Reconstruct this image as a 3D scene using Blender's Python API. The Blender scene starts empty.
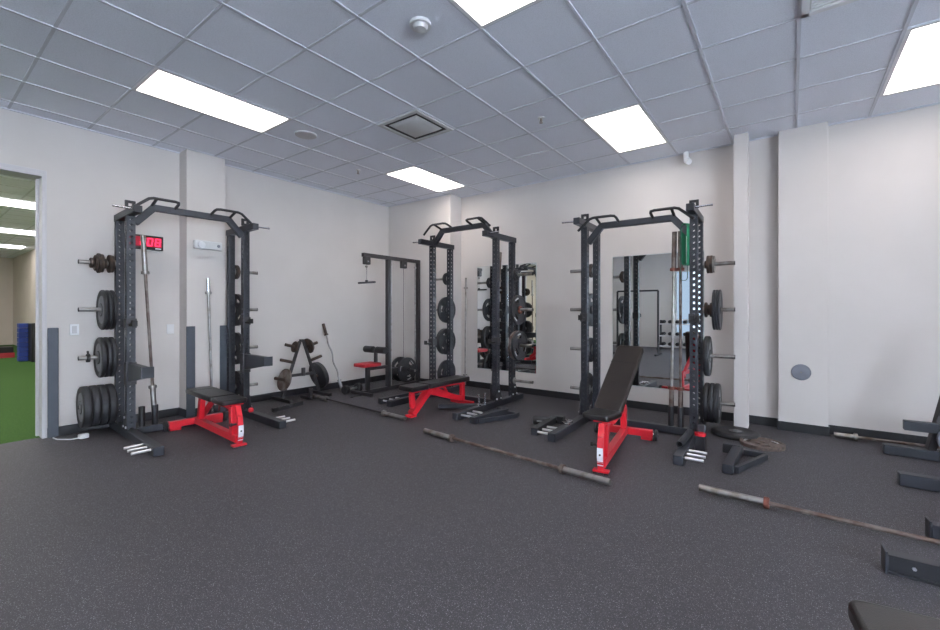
import bpy, math, random
from mathutils import Vector, Matrix
random.seed(7)
PI = math.pi
SC = bpy.context.scene
COL = SC.collection

# ------------------------------------------------------------------ camera
cam_d = bpy.data.cameras.new('camera')
cam_d.sensor_width = 36.0
cam_d.sensor_fit = 'HORIZONTAL'
cam_d.lens = 430.0 / 940.0 * 36.0
cam_d.shift_y = -5.0 / 940.0
cam_d.clip_start = 0.02
cam = bpy.data.objects.new('camera', cam_d)
COL.objects.link(cam)
cam.location = (0, 0, 1.35)
cam.rotation_euler = (PI / 2, 0, 0.6403)
SC.camera = cam

# ------------------------------------------------------------------ world and light
SC.view_settings.view_transform = 'Standard'
SC.view_settings.look = 'None'
SC.view_settings.gamma = 1
SC.view_settings.use_curve_mapping = False
SC.view_settings.exposure = 0.45
W = bpy.data.worlds.new('sky')
SC.world = W
W.use_nodes = True
nt = W.node_tree
bg = nt.nodes['Background']
bg.inputs[0].default_value = (0.62, 0.78, 1.0, 1)
bg.inputs[1].default_value = 0.6

def area(name, loc, rot, sx, sy, power, color):
    l = bpy.data.lights.new(name, 'AREA')
    l.shape = 'RECTANGLE'; l.size = sx; l.size_y = sy
    l.energy = power; l.color = color
    o = bpy.data.objects.new(name, l); COL.objects.link(o)
    o.location = loc; o.rotation_euler = rot
    return o
XR = 5.4      # right wall
YR = -4.4     # rear wall
YB = 6.1      # back wall
XL = -6.3     # left wall
H = 3.37
# daylight entering through the rear and right windows
for cx in (-1.75, 1.35, 4.0):
    area('daylight_window', (cx, YR - 0.32, 1.55), (PI / 2, 0, 0), 2.2, 2.5, 25, (0.80, 0.90, 1.0))
for cy, pw in ((-2.6, 520), (0.2, 270), (3.0, 10)):
    area('daylight_window', (XR + 0.32, cy, 1.55), (PI / 2, 0, PI / 2), 2.4, 2.5, pw, (0.80, 0.90, 1.0))
PANEL = 6.8   # strength of the ceiling panels

# ------------------------------------------------------------------ materials
def mat(name, col, rough=0.5, metal=0.0, noise=0.0, nscale=8.0, col2=None, lo=0.4, hi=0.6, bump=0.0, bscale=60.0,
        spec=0.5, emit=None, estr=0.0, coat=0.0):
    m = bpy.data.materials.new(name); m.use_nodes = True
    n, l = m.node_tree.nodes, m.node_tree.links
    b = n['Principled BSDF']
    b.inputs['Base Color'].default_value = (*col, 1)
    b.inputs['Roughness'].default_value = rough
    b.inputs['Metallic'].default_value = metal
    b.inputs['Specular IOR Level'].default_value = spec
    b.inputs['Coat Weight'].default_value = coat
    tc = n.new('ShaderNodeTexCoord')
    if col2 is None and noise > 0:
        col2 = tuple(max(0, c * (1 - noise)) for c in col)
    if col2 is not None:
        t = n.new('ShaderNodeTexNoise'); t.inputs['Scale'].default_value = nscale; t.inputs['Detail'].default_value = 5
        r = n.new('ShaderNodeValToRGB')
        r.color_ramp.elements[0].position = lo; r.color_ramp.elements[0].color = (*col, 1)
        r.color_ramp.elements[1].position = hi; r.color_ramp.elements[1].color = (*col2, 1)
        l.new(tc.outputs['Object'], t.inputs['Vector']); l.new(t.outputs[0], r.inputs[0])
        l.new(r.outputs[0], b.inputs['Base Color'])
    if bump > 0:
        t = n.new('ShaderNodeTexNoise'); t.inputs['Scale'].default_value = bscale; t.inputs['Detail'].default_value = 3
        bp = n.new('ShaderNodeBump'); bp.inputs['Strength'].default_value = bump; bp.inputs['Distance'].default_value = 0.002
        l.new(tc.outputs['Object'], t.inputs['Vector']); l.new(t.outputs[0], bp.inputs['Height'])
        l.new(bp.outputs[0], b.inputs['Normal'])
    if emit:
        b.inputs['Emission Color'].default_value = (*emit, 1); b.inputs['Emission Strength'].default_value = estr
    return m

M = {}
M['wall'] = mat('wall_paint', (0.615, 0.575, 0.555), 0.75, noise=0.03, nscale=1.5, bump=0.15, bscale=180, spec=0.2)
M['tile'] = mat('ceiling_tile', (0.85, 0.87, 0.95), 0.95, noise=0.10, nscale=140, lo=0.45, hi=0.65, bump=0.3, bscale=220, spec=0.1)
M['tbar'] = mat('ceiling_grid_paint', (0.62, 0.63, 0.69), 0.6, noise=0.02)
M['black_base'] = mat('black_vinyl_baseboard', (0.018, 0.019, 0.024), 0.5, noise=0.2)
M['rack'] = mat('slate_powder_coat', (0.027, 0.030, 0.040), 0.42, noise=0.15, nscale=5, bump=0.15, bscale=300)
M['rack_dark'] = mat('black_powder_coat', (0.020, 0.021, 0.026), 0.45, noise=0.2, nscale=6)
M['dark_bar'] = mat('charcoal_metal', (0.035, 0.033, 0.038), 0.45, noise=0.2)
M['chrome'] = mat('brushed_chrome', (0.62, 0.62, 0.64), 0.25, 1.0, noise=0.15, nscale=30)
M['steel'] = mat('worn_steel', (0.34, 0.33, 0.32), 0.36, 0.9, col2=(0.22, 0.19, 0.17), nscale=14, lo=0.45, hi=0.7)
M['rust'] = mat('rusty_steel', (0.105, 0.070, 0.058), 0.5, 0.5, col2=(0.20, 0.17, 0.155), nscale=9, lo=0.42, hi=0.62)
M['rust_red'] = mat('red_brown_rust', (0.22, 0.07, 0.05), 0.65, 0.3, noise=0.4, nscale=20)
M['bronze'] = mat('brown_oxidised_iron', (0.085, 0.055, 0.042), 0.55, 0.4, col2=(0.045, 0.035, 0.03), nscale=18)
M['bolt'] = mat('zinc_bolt', (0.75, 0.75, 0.78), 0.3, 0.8, noise=0.1)
M['rubber'] = mat('black_rubber', (0.022, 0.023, 0.027), 0.55, noise=0.25, nscale=12, bump=0.2, bscale=120)
M['iron'] = mat('dark_cast_iron', (0.030, 0.031, 0.036), 0.45, noise=0.25, nscale=12, bump=0.25, bscale=90)
M['plateface'] = mat('grey_plate_hub', (0.20, 0.21, 0.22), 0.5, 0.3, noise=0.25, nscale=14)
M['vinyl'] = mat('black_upholstery_vinyl', (0.012, 0.012, 0.014), 0.33, noise=0.2, nscale=6, bump=0.35, bscale=220)
M['vinyl_brown'] = mat('worn_brown_black_vinyl', (0.024, 0.018, 0.016), 0.34, noise=0.3, nscale=4, bump=0.35, bscale=220)
M['red'] = mat('red_powder_coat', (0.62, 0.012, 0.025), 0.35, noise=0.1, nscale=5, coat=0.2)
M['red_pad'] = mat('red_seat_vinyl', (0.42, 0.02, 0.03), 0.5, noise=0.15, bump=0.2)
M['white'] = mat('white_plastic', (0.80, 0.80, 0.82), 0.4, noise=0.02)
M['offwhite'] = mat('grey_white_plastic', (0.62, 0.62, 0.63), 0.5, noise=0.04)
M['sticker'] = mat('white_sticker', (0.78, 0.80, 0.84), 0.5, noise=0.03)
M['guard'] = mat('slate_corner_guard', (0.060, 0.070, 0.090), 0.55, noise=0.1)
M['green'] = mat('green_latex', (0.012, 0.22, 0.10), 0.5, noise=0.15)
M['green_dark'] = mat('dark_green_latex', (0.015, 0.08, 0.05), 0.5, noise=0.15)
M['trimgrey'] = mat('grey_painted_metal', (0.56, 0.54, 0.56), 0.45, noise=0.0)
M['vent'] = mat('diffuser_metal', (0.60, 0.60, 0.60), 0.5, noise=0.03)
M['black'] = mat('black_plastic', (0.008, 0.008, 0.009), 0.5, noise=0.2)
M['led'] = mat('red_led', (0.2, 0.0, 0.02), 0.5, noise=0.1, emit=(1.0, 0.03, 0.10), estr=1.6)
M['ledglow'] = mat('red_tinted_window', (0.25, 0.004, 0.02), 0.3, noise=0.1, emit=(1.0, 0.02, 0.08), estr=0.16)
M['panel'] = mat('lit_panel_lens', (0.9, 0.9, 0.9), 0.5, noise=0.01, emit=(1.0, 0.91, 0.84), estr=PANEL)
M['strip'] = mat('lit_strip_lens', (0.9, 0.9, 0.9), 0.5, noise=0.01, emit=(1.0, 0.97, 0.94), estr=7.0)
M['blue'] = mat('blue_foam', (0.02, 0.05, 0.30), 0.6, noise=0.2)
M['cream'] = mat('cream_wall_paint', (0.62, 0.55, 0.49), 0.8, noise=0.04, nscale=2)
M['silver'] = mat('satin_silver', (0.22, 0.23, 0.27), 0.45, 0.5, noise=0.1)
M['mirror'] = mat('mirror_silver', (0.86, 0.90, 0.90), 0.0, 1.0, noise=0.005, nscale=2)
M['mirror_edge'] = mat('mirror_edge_glass', (0.45, 0.55, 0.55), 0.1, 0.3, noise=0.05)
M['rust_plate'] = mat('brown_rusted_plate', (0.15, 0.11, 0.095), 0.6, 0.3, col2=(0.085, 0.065, 0.058), nscale=35, lo=0.4, hi=0.65)
M['lettering'] = mat('pale_plate_lettering', (0.45, 0.45, 0.47), 0.5, noise=0.15)
M['glass'] = mat('window_glass', (0.95, 0.97, 1.0), 0.0, noise=0.01)
M['glass'].node_tree.nodes['Principled BSDF'].inputs['Transmission Weight'].default_value = 1.0
M['glass'].node_tree.nodes['Principled BSDF'].inputs['IOR'].default_value = 1.01

def floor_material():
    m = bpy.data.materials.new('speckled_rubber_floor'); m.use_nodes = True
    n, l = m.node_tree.nodes, m.node_tree.links
    b = n['Principled BSDF']; b.inputs['Roughness'].default_value = 0.62; b.inputs['Specular IOR Level'].default_value = 0.35
    tc = n.new('ShaderNodeTexCoord')
    big = n.new('ShaderNodeTexNoise'); big.inputs['Scale'].default_value = 0.8; big.inputs['Detail'].default_value = 4
    l.new(tc.outputs['Object'], big.inputs['Vector'])
    r0 = n.new('ShaderNodeValToRGB')
    r0.color_ramp.elements[0].position = 0.3; r0.color_ramp.elements[0].color = (0.045, 0.043, 0.049, 1)
    r0.color_ramp.elements[1].position = 0.7; r0.color_ramp.elements[1].color = (0.055, 0.052, 0.059, 1)
    l.new(big.outputs[0], r0.inputs[0])
    prev = r0.outputs[0]
    for sc, thr, colr in ((90, 0.20, (0.25, 0.245, 0.27, 1)), (150, 0.27, (0.19, 0.185, 0.21, 1)), (240, 0.30, (0.14, 0.135, 0.155, 1))):
        v = n.new('ShaderNodeTexVoronoi'); v.inputs['Scale'].default_value = sc; v.inputs['Randomness'].default_value = 1
        l.new(tc.outputs['Object'], v.inputs['Vector'])
        lt = n.new('ShaderNodeMath'); lt.operation = 'LESS_THAN'; lt.inputs[1].default_value = thr
        l.new(v.outputs['Distance'], lt.inputs[0])
        sp = n.new('ShaderNodeSeparateColor'); l.new(v.outputs['Color'], sp.inputs[0])
        g = n.new('ShaderNodeMath'); g.operation = 'GREATER_THAN'; g.inputs[1].default_value = 0.50
        l.new(sp.outputs[0], g.inputs[0])
        mu = n.new('ShaderNodeMath'); mu.operation = 'MULTIPLY'; l.new(lt.outputs[0], mu.inputs[0]); l.new(g.outputs[0], mu.inputs[1])
        mx = n.new('ShaderNodeMixRGB'); mx.inputs[2].default_value = colr
        l.new(mu.outputs[0], mx.inputs[0]); l.new(prev, mx.inputs[1]); prev = mx.outputs[0]
    l.new(prev, b.inputs['Base Color'])
    t = n.new('ShaderNodeTexNoise'); t.inputs['Scale'].default_value = 160
    bp = n.new('ShaderNodeBump'); bp.inputs['Strength'].default_value = 0.25; bp.inputs['Distance'].default_value = 0.002
    l.new(tc.outputs['Object'], t.inputs['Vector']); l.new(t.outputs[0], bp.inputs['Height']); l.new(bp.outputs[0], b.inputs['Normal'])
    return m
M['floor'] = floor_material()
M['turf'] = mat('green_turf', (0.040, 0.095, 0.022), 0.9, col2=(0.056, 0.125, 0.030), nscale=60, bump=0.8, bscale=250, spec=0.1)

# ------------------------------------------------------------------ mesh builder
def frame_from(d, up=Vector((0, 0, 1))):
    d = d.normalized()
    if abs(d.dot(up)) > 0.98: up = Vector((0, 1, 0))
    s = d.cross(up).normalized(); u = s.cross(d).normalized()
    return s, u

class MB:
    def __init__(self): self.v = []; self.f = []
    def add(self, vs, fs):
        o = len(self.v); self.v += [tuple(p) for p in vs]; self.f += [tuple(i + o for i in f) for f in fs]
        return self
    def box(self, x0, x1, y0, y1, z0, z1):
        x0, x1 = sorted((x0, x1)); y0, y1 = sorted((y0, y1)); z0, z1 = sorted((z0, z1))
        return self.add([(x0, y0, z0), (x1, y0, z0), (x1, y1, z0), (x0, y1, z0), (x0, y0, z1), (x1, y0, z1), (x1, y1, z1), (x0, y1, z1)],
                        [(0, 3, 2, 1), (4, 5, 6, 7), (0, 1, 5, 4), (1, 2, 6, 5), (2, 3, 7, 6), (3, 0, 4, 7)])
    def bar(self, a, b, w, h, w2=None, h2=None):
        a, b = Vector(a), Vector(b); s, u = frame_from(b - a)
        w2 = w if w2 is None else w2; h2 = h if h2 is None else h2
        vs = []
        for p, ww, hh in ((a, w, h), (b, w2, h2)):
            for i, j in ((-1, -1), (1, -1), (1, 1), (-1, 1)): vs.append(p + s * ww / 2 * i + u * hh / 2 * j)
        return self.add(vs, [(3, 2, 1, 0), (4, 5, 6, 7), (0, 1, 5, 4), (1, 2, 6, 5), (2, 3, 7, 6), (3, 0, 4, 7)])
    def cyl(self, a, b, r, r2=None, n=20):
        a, b = Vector(a), Vector(b); s, u = frame_from(b - a); r2 = r if r2 is None else r2
        vs = []
        for p, rr in ((a, r), (b, r2)):
            for k in range(n):
                t = 2 * PI * k / n; vs.append(p + s * math.cos(t) * rr + u * math.sin(t) * rr)
        fs = [(k, (k + 1) % n, n + (k + 1) % n, n + k) for k in range(n)]
        fs += [tuple(range(n - 1, -1, -1)), tuple(range(n, 2 * n))]
        return self.add(vs, fs)
    def tube(self, pts, r, n=10, closed=False):
        P = [Vector(p) for p in pts]; m = len(P); vs = []; pu = None
        for i, p in enumerate(P):
            if closed: d = P[(i + 1) % m] - P[i - 1]
            else: d = (P[min(i + 1, m - 1)] - P[max(i - 1, 0)])
            if pu is None: s, u = frame_from(d)
            else:
                dn = d.normalized(); u = (pu - dn * pu.dot(dn))
                u = u.normalized() if u.length > 1e-6 else frame_from(d)[1]; s = dn.cross(u)
            pu = u
            for k in range(n):
                t = 2 * PI * k / n; vs.append(p + s * math.cos(t) * r + u * math.sin(t) * r)
        fs = []
        for i in range(m if closed else m - 1):
            j = (i + 1) % m
            for k in range(n): fs.append((i * n + k, i * n + (k + 1) % n, j * n + (k + 1) % n, j * n + k))
        if not closed: fs += [tuple(range(n - 1, -1, -1)), tuple(range((m - 1) * n, m * n))]
        return self.add(vs, fs)
    def lathe(self, prof, axis='x', n=48, origin=(0, 0, 0), closed=True):
        # prof: list of (along, radius); closed ring profile
        vs = []; m = len(prof)
        for k in range(n):
            t = 2 * PI * k / n; c, s = math.cos(t), math.sin(t)
            for a, r in prof:
                p = {'x': (a, r * c, r * s), 'y': (r * s, a, r * c), 'z': (r * c, r * s, a)}[axis]
                vs.append((p[0] + origin[0], p[1] + origin[1], p[2] + origin[2]))
        fs = []
        for k in range(n):
            q = (k + 1) % n
            for i in range(m if closed else m - 1):
                j = (i + 1) % m; fs.append((k * m + i, k * m + j, q * m + j, q * m + i))
        return self.add(vs, fs)
    def prism(self, poly, plane, d0, d1):
        # poly in plane 'yz' (extrude x), 'xz' (extrude y), 'xy' (extrude z)
        def P(a, b, d): return {'yz': (d, a, b), 'xz': (a, d, b), 'xy': (a, b, d)}[plane]
        n = len(poly); vs = [P(a, b, d0) for a, b in poly] + [P(a, b, d1) for a, b in poly]
        fs = [tuple(range(n - 1, -1, -1)), tuple(range(n, 2 * n))] + [(k, (k + 1) % n, n + (k + 1) % n, n + k) for k in range(n)]
        return self.add(vs, fs)
    def xf(self, mtx):
        self.v = [tuple(mtx @ Vector(p)) for p in self.v]; return self
    def build(self, name, m, parent=None, bevel=0.0, smooth=True, seg=2):
        me = bpy.data.meshes.new(name); me.from_pydata(self.v, [], self.f); me.update()
        import bmesh
        bm = bmesh.new(); bm.from_mesh(me); bmesh.ops.recalc_face_normals(bm, faces=bm.faces); bm.to_mesh(me); bm.free()
        if smooth:
            for p in me.polygons: p.use_smooth = True
            me.set_sharp_from_angle(angle=math.radians(35))
        me.materials.append(m)
        o = bpy.data.objects.new(name, me); COL.objects.link(o)
        if parent is not None: o.parent = parent
        if bevel > 0:
            b = o.modifiers.new('bevel', 'BEVEL'); b.width = bevel; b.segments = seg; b.limit_method = 'ANGLE'; b.angle_limit = math.radians(40)
        return o

def tag(o, label, cat, group=None, kind=None):
    if label: o['label'] = label
    if cat: o['category'] = cat
    if group: o['group'] = group
    if kind: o['kind'] = kind
    return o
def thing(name, label, cat, loc=(0, 0, 0), rz=0, group=None):
    o = bpy.data.objects.new(name, None); COL.objects.link(o); o.empty_display_size = 0.1
    o.location = loc; o.rotation_euler = (0, 0, rz)
    return tag(o, label, cat, group)
def struct(name, mb, m, bevel=0.0, parent=None):
    o = mb.build(name, m, parent, bevel)
    if parent is None: o['kind'] = 'structure'
    return o
def copy_tree(o, parent=None):
    c = o.copy(); COL.objects.link(c); c.parent = parent
    for ch in list(o.children): copy_tree(ch, c)
    return c

# ------------------------------------------------------------------ floor, walls
struct('floor', MB().box(-6.38, XR + 0.3, YR - 0.3, YB + 0.2, -0.05, 0.0), M['floor'])
struct('floor_turf', MB().box(-24.3, -6.38, -5.0, 3.2, -0.05, 0.003), M['turf'])
DY0, DY1, DH = -1.3, 0.945, 2.78
WT = 0.22
wl = MB()
wl.box(XL - WT, XL, YR - 0.3, DY0, 0, H + 0.1)
wl.box(XL - WT, XL, DY0, DY1, DH, H + 0.1)
wl.box(XL - WT, XL, DY1, YB + 0.2, 0, H + 0.1)
struct('wall_left', wl, M['wall'])
wb = MB()
wb.box(XL, XR + 0.3, YB, YB + 0.2, 0, H + 0.1)
struct('wall_back', wb, M['wall'])
struct('trim_1', MB().box(XL, -4.74, 5.79, YB, 0, H), M['wall'], 0.004)            # furred-out corner section
struct('trim_2', MB().box(XL, -6.07, 2.2, 2.66, 0, H), M['wall'], 0.004)           # pilaster on left wall
struct('trim_3', MB().box(-0.11, 0.325, 5.98, YB, 0, H), M['wall'], 0.004)         # wide pilaster on back wall
struct('trim_4', MB().box(-0.525, -0.385, 5.80, 5.94, 0, H), M['wall'], 0.006)     # slim post
# baseboards
BBH = 0.10; BT = 0.012
bl = MB()
bl.box(XL, XL + BT, DY1 + 0.03, 2.2, 0, BBH)
bl.box(XL, -6.07 + BT, 2.2 - BT, 2.2, 0, BBH)
bl.box(-6.07, -6.07 + BT, 2.2 - BT, 2.66 + BT, 0, BBH)
bl.box(XL, -6.07, 2.66, 2.66 + BT, 0, BBH)
bl.box(XL, XL + BT, 2.66 + BT, 5.79, 0, BBH)
bl.box(XL, XL + BT, YR, DY0 - 0.05, 0, BBH)
struct('baseboard_left', bl, M['black_base'], 0.002)
bb = MB()
bb.box(XL + BT, -4.74 + BT, 5.79 - BT, 5.79, 0, BBH)
bb.box(-4.74, -4.74 + BT, 5.79, YB, 0, BBH)
bb.box(-4.74 + BT, -0.11 - BT, YB - BT, YB, 0, BBH)
bb.box(-0.11 - BT, -0.11, 5.98 - BT, YB, 0, BBH)
bb.box(-0.11, 0.325 + BT, 5.98 - BT, 5.98, 0, BBH)
bb.box(0.325, 0.325 + BT, 5.98, YB, 0, BBH)
bb.box(0.325 + BT, XR, YB - BT, YB, 0, BBH)
struct('baseboard_back', bb, M['black_base'], 0.002)
# rear wall and right wall with windows
WZ0, WZ1 = 0.35, 2.75
wr = MB()
ops = [(-3.3, -0.2), (0.2, 2.5), (2.9, 5.1)]
xs = [XL] + [c for o_ in ops for c in o_] + [XR]
for i in range(0, len(xs), 2): wr.box(xs[i], xs[i + 1], YR - 0.25, YR, 0, H + 0.1)
for a, b in ops:
    wr.box(a, b, YR - 0.25, YR, 0, WZ0); wr.box(a, b, YR - 0.25, YR, WZ1, H + 0.1)
struct('wall_rear', wr, M['wall'])
wg = MB()
ops2 = [(-3.9, -1.4), (-1.0, 1.5), (1.9, 4.4)]
ys = [YR - 0.25] + [c for o_ in ops2 for c in o_] + [YB + 0.2]
for i in range(0, len(ys), 2): wg.box(XR, XR + 0.25, ys[i], ys[i + 1], 0, H + 0.1)
for a, b in ops2:
    wg.box(XR, XR + 0.25, a, b, 0, WZ0); wg.box(XR, XR + 0.25, a, b, WZ1, H + 0.1)
struct('wall_right', wg, M['wall'])
k = 1
for a, b in ops:
    w = MB()
    for x in (a + 0.03, (a + b) / 2, b - 0.03): w.box(x - 0.025, x + 0.025, YR - 0.16, YR - 0.08, WZ0, WZ1)
    for z in (WZ0 + 0.025, 1.0, WZ1 - 0.025): w.box(a, b, YR - 0.155, YR - 0.085, z - 0.022, z + 0.022)
    wo = struct('window_%d' % k, w, M['trimgrey'])
    MB().box(a, b, YR - 0.123, YR - 0.117, WZ0, WZ1).build('pane', M['glass'], wo); k += 1
for a, b in ops2:
    w = MB()
    for y in (a + 0.03, (a + b) / 2, b - 0.03): w.box(XR + 0.08, XR + 0.16, y - 0.025, y + 0.025, WZ0, WZ1)
    for z in (WZ0 + 0.025, 1.0, WZ1 - 0.025): w.box(XR + 0.085, XR + 0.155, a, b, z - 0.022, z + 0.022)
    wo = struct('window_%d' % k, w, M['trimgrey'])
    MB().box(XR + 0.117, XR + 0.123, a, b, WZ0, WZ1).build('pane', M['glass'], wo); k += 1

# ceiling with T-bar grid on the photograph's 610 mm module
T = 0.6096; GX, GY = 0.05, 3.13
struct('ceiling', MB().box(XL, XR, YR, YB, H, H + 0.08), M['tile'])
tb = MB()
i = -11
while GX + i * T < XR:
    x = GX + i * T
    if x > XL + 0.02: tb.box(x - 0.012, x + 0.012, YR, YB, H - 0.007, H + 0.001)
    i += 1
j = -13
while GY + j * T < YB:
    y = GY + j * T
    if y > YR + 0.02: tb.box(XL, XR, y - 0.010, y + 0.010, H - 0.005, H + 0.001)
    j += 1
struct('trim_5', tb, M['tbar'])
wt = MB()
wt.box(XL, XL + 0.02, YR, 5.79, H - 0.012, H); wt.box(XL, -4.74, 5.77, 5.79, H - 0.012, H)
wt.box(-4.74, XR, YB - 0.02, YB, H - 0.012, H)
struct('trim_6', wt, M['tbar'])

# door frame (cased opening)
df = MB()
for y0, y1 in ((DY1 - 0.012, DY1), (DY0, DY0 + 0.012)):
    df.box(XL - WT - 0.01, XL + 0.012, y0, y1, 0, DH)
df.box(XL - WT - 0.01, XL + 0.012, DY0, DY1, DH - 0.03, DH)
df.box(XL, XL + 0.012, DY1, DY1 + 0.025, 0, DH + 0.035)
df.box(XL, XL + 0.012, DY0 - 0.035, DY0, 0, DH + 0.035)
df.box(XL, XL + 0.012, DY0, DY1, DH, DH + 0.035)
df.box(XL - 0.20, XL - 0.15, DY1 - 0.032, DY1 - 0.012, 0, DH - 0.03)
struct('door_1', df, M['trimgrey'], 0.002)

# next room seen through the opening
nr = MB()
nr.box(-24.5, -24.3, -5.0, 3.4, 0, 3.5)
nr.box(-24.3, XL - WT, 2.80, 3.0, 0, 3.5)
nr.box(-24.3, XL - WT, -5.2, -5.0, 0, 3.5)
struct('wall_next_room', nr, M['cream'])
struct('ceiling_next_room', MB().box(-24.3, XL - WT, -5.0, 2.8, H, H + 0.08), M['tile'])
ng = MB()
for q in range(29): ng.box(-24.2 + q * T - 0.012, -24.2 + q * T + 0.012, -5, 2.8, H - 0.006, H)
for q in range(13): ng.box(-24.3, XL - WT, -4.7 + q * T - 0.012, -4.7 + q * T + 0.012, H - 0.005, H)
struct('trim_7', ng, M['tbar'])
for x, w_ in ((-7.9, 'nearest the opening'), (-11.7, 'second from the opening'), (-15.9, 'third from the opening'), (-19.8, 'farthest from the opening')):
    o = MB().box(x - 0.3, x + 0.3, -4.6, 2.5, H - 0.03, H - 0.008).build('strip_light', M['strip'])
    tag(o, 'long white ceiling strip light in the green turf room, %s' % w_, 'light', 'strip lights of the turf room')

# ------------------------------------------------------------------ ceiling fixtures
def panel(i0, j0, label):
    x0, x1 = GX + i0 * T, GX + (i0 + 1) * T; y0, y1 = GY + j0 * T, GY + (j0 + 2) * T
    t = thing('ceiling_light', label, 'ceiling light', ((x0 + x1) / 2, (y0 + y1) / 2, H - 0.006), 0, 'recessed ceiling light panels')
    hx, hy = T / 2, T
    f = MB()
    f.box(-hx, hx, -hy, -hy + 0.03, -0.002, 0.005).box(-hx, hx, hy - 0.03, hy, -0.002, 0.005)
    f.box(-hx, -hx + 0.03, -hy + 0.03, hy - 0.03, -0.002, 0.005).box(hx - 0.03, hx, -hy + 0.03, hy - 0.03, -0.002, 0.005)
    f.build('frame', M['white'], t)
    MB().box(-hx + 0.03, hx - 0.03, -hy + 0.03, hy - 0.03, -0.001, 0.004).build('diffuser', M['panel'], t)
panel(-8, -3, 'lit white ceiling panel high over the left rack, the one nearest the doorway')
panel(-3, -3, 'lit white ceiling panel at the top middle of the view, cut by the picture edge')
panel(-8, 2, 'lit white ceiling panel near the far corner, above the middle rack')
panel(-3, 2, 'lit white ceiling panel above the right rack, left of the slim white post')
panel(1.02, 2, 'lit white ceiling panel near the right picture edge')
for i0, w_ in ((-8, 'left wall'), (-3, 'dumbbell rack'), (2, 'middle rear window')):
    panel(i0, -8, 'lit white ceiling panel behind the camera, nearest the ' + w_)
panel(2, -3, 'lit white ceiling panel behind the camera right')
panel(6, -3, 'lit white ceiling panel over the window side')

def diffuser(x0, y0, label):
    t = thing('air_diffuser', label, 'air vent', (x0, y0, H - 0.012))
    a = T / 2 - 0.01
    f = MB()
    for s0, s1, z0, z1 in ((a, a - 0.045, -0.006, 0.0),):
        f.box(-s0, s0, -s0, -s1, z0, 0.01).box(-s0, s0, s1, s0, z0, 0.01).box(-s0, -s1, -s1, s1, z0, 0.01).box(s1, s0, -s1, s1, z0, 0.01)
    f.build('frame', M['vent'], t)
    MB().box(-a + 0.03, a - 0.03, -a + 0.03, a - 0.03, 0.004, 0.010).build('backing', M['black'], t)
    for s_, zt in ((0.205, -0.004),):
        v = MB(); b0, b1 = s_ - 0.04, s_
        v.add([(-b1, -b1, 0.004), (b1, -b1, 0.004), (b1, b1, 0.004), (-b1, b1, 0.004), (-b0, -b0, -0.022), (b0, -b0, -0.022), (b0, b0, -0.022), (-b0, b0, -0.022)],
              [(0, 1, 5, 4), (1, 2, 6, 5), (2, 3, 7, 6), (3, 0, 4, 7), (4, 5, 6, 7)])
        v.build('vane', M['vent'], t)
diffuser(GX - 5.5 * T, GY + 0.5 * T, 'square grey ceiling air diffuser above the space between left and middle racks')
t = thing('return_grille', 'white slotted return air grille at the top edge, right of centre', 'air vent', (GX + 0.5 * T, GY + 0.5 * T, H - 0.012))
f = MB(); a = T / 2 - 0.012
f.box(-a, a, -a, -a + 0.04, -0.008, 0.008).box(-a, a, a - 0.04, a, -0.008, 0.008).box(-a, -a + 0.04, -a, a, -0.008, 0.008).box(a - 0.04, a, -a, a, -0.008, 0.008)
f.build('frame', M['white'], t)
s = MB()
for q in range(16): s.box(-a + 0.05, a - 0.05, -a + 0.055 + q * 0.032, -a + 0.063 + q * 0.032, -0.006, 0.006)
s.build('slat', M['white'], t)
MB().box(-a + 0.03, a - 0.03, -a + 0.03, a - 0.03, 0.006, 0.010).build('backing', M['vent'], t)

t = thing('smoke_detector', 'round white smoke detector on a ceiling tile, top middle', 'smoke detector', (-2.09, 2.22, H))
MB().lathe([(0, 0.001), (0, 0.075), (-0.022, 0.075), (-0.022, 0.001)], 'z', 32).build('base', M['white'], t)
MB().lathe([(-0.022, 0.001), (-0.022, 0.055), (-0.045, 0.042), (-0.048, 0.001)], 'z', 32).build('sensor_head', M['offwhite'], t)
o = MB().lathe([(0, 0.001), (0, 0.12), (-0.012, 0.118), (-0.018, 0.10), (-0.02, 0.001)], 'z', 40).build('ceiling_speaker', M['trimgrey'])
o.location = (-4.47, 2.84, H); tag(o, 'flush round pale ceiling speaker behind the light panel over the left rack', 'speaker')
for (x, y, lb) in ((-2.10, 4.07, 'small metal fire sprinkler left of the right-hand ceiling panel'), (-5.0, 4.01, 'small metal fire sprinkler near the far left ceiling light')):
    t = thing('fire_sprinkler', lb, 'sprinkler', (x, y, H))
    MB().lathe([(0, 0.001), (0, 0.035), (-0.006, 0.035), (-0.008, 0.001)], 'z', 24).build('escutcheon', M['white'], t)
    MB().cyl((0, 0, -0.006), (0, 0, -0.04), 0.009).cyl((0, 0, -0.052), (0, 0, -0.055), 0.020).tube([(0.009, 0, -0.02), (0.016, 0, -0.035), (0.004, 0, -0.053)], 0.003, 6).tube([(-0.009, 0, -0.02), (-0.016, 0, -0.035), (-0.004, 0, -0.053)], 0.003, 6).build('head', M['steel'], t)
t = thing('security_camera', 'small white security camera high on the back wall beside the slim post', 'camera', (-1.06, YB, 3.24))
MB().cyl((0, 0, 0.03), (0, -0.03, 0.03), 0.04).bar((0, -0.02, 0.03), (0, -0.10, 0.06), 0.035, 0.035).build('bracket', M['white'], t, 0.003)
MB().cyl((0.0, -0.10, 0.11), (0.0, -0.09, -0.01), 0.030).cyl((0, -0.09, 0.005), (0.045, -0.14, -0.035), 0.034).build('housing', M['white'], t)

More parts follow.
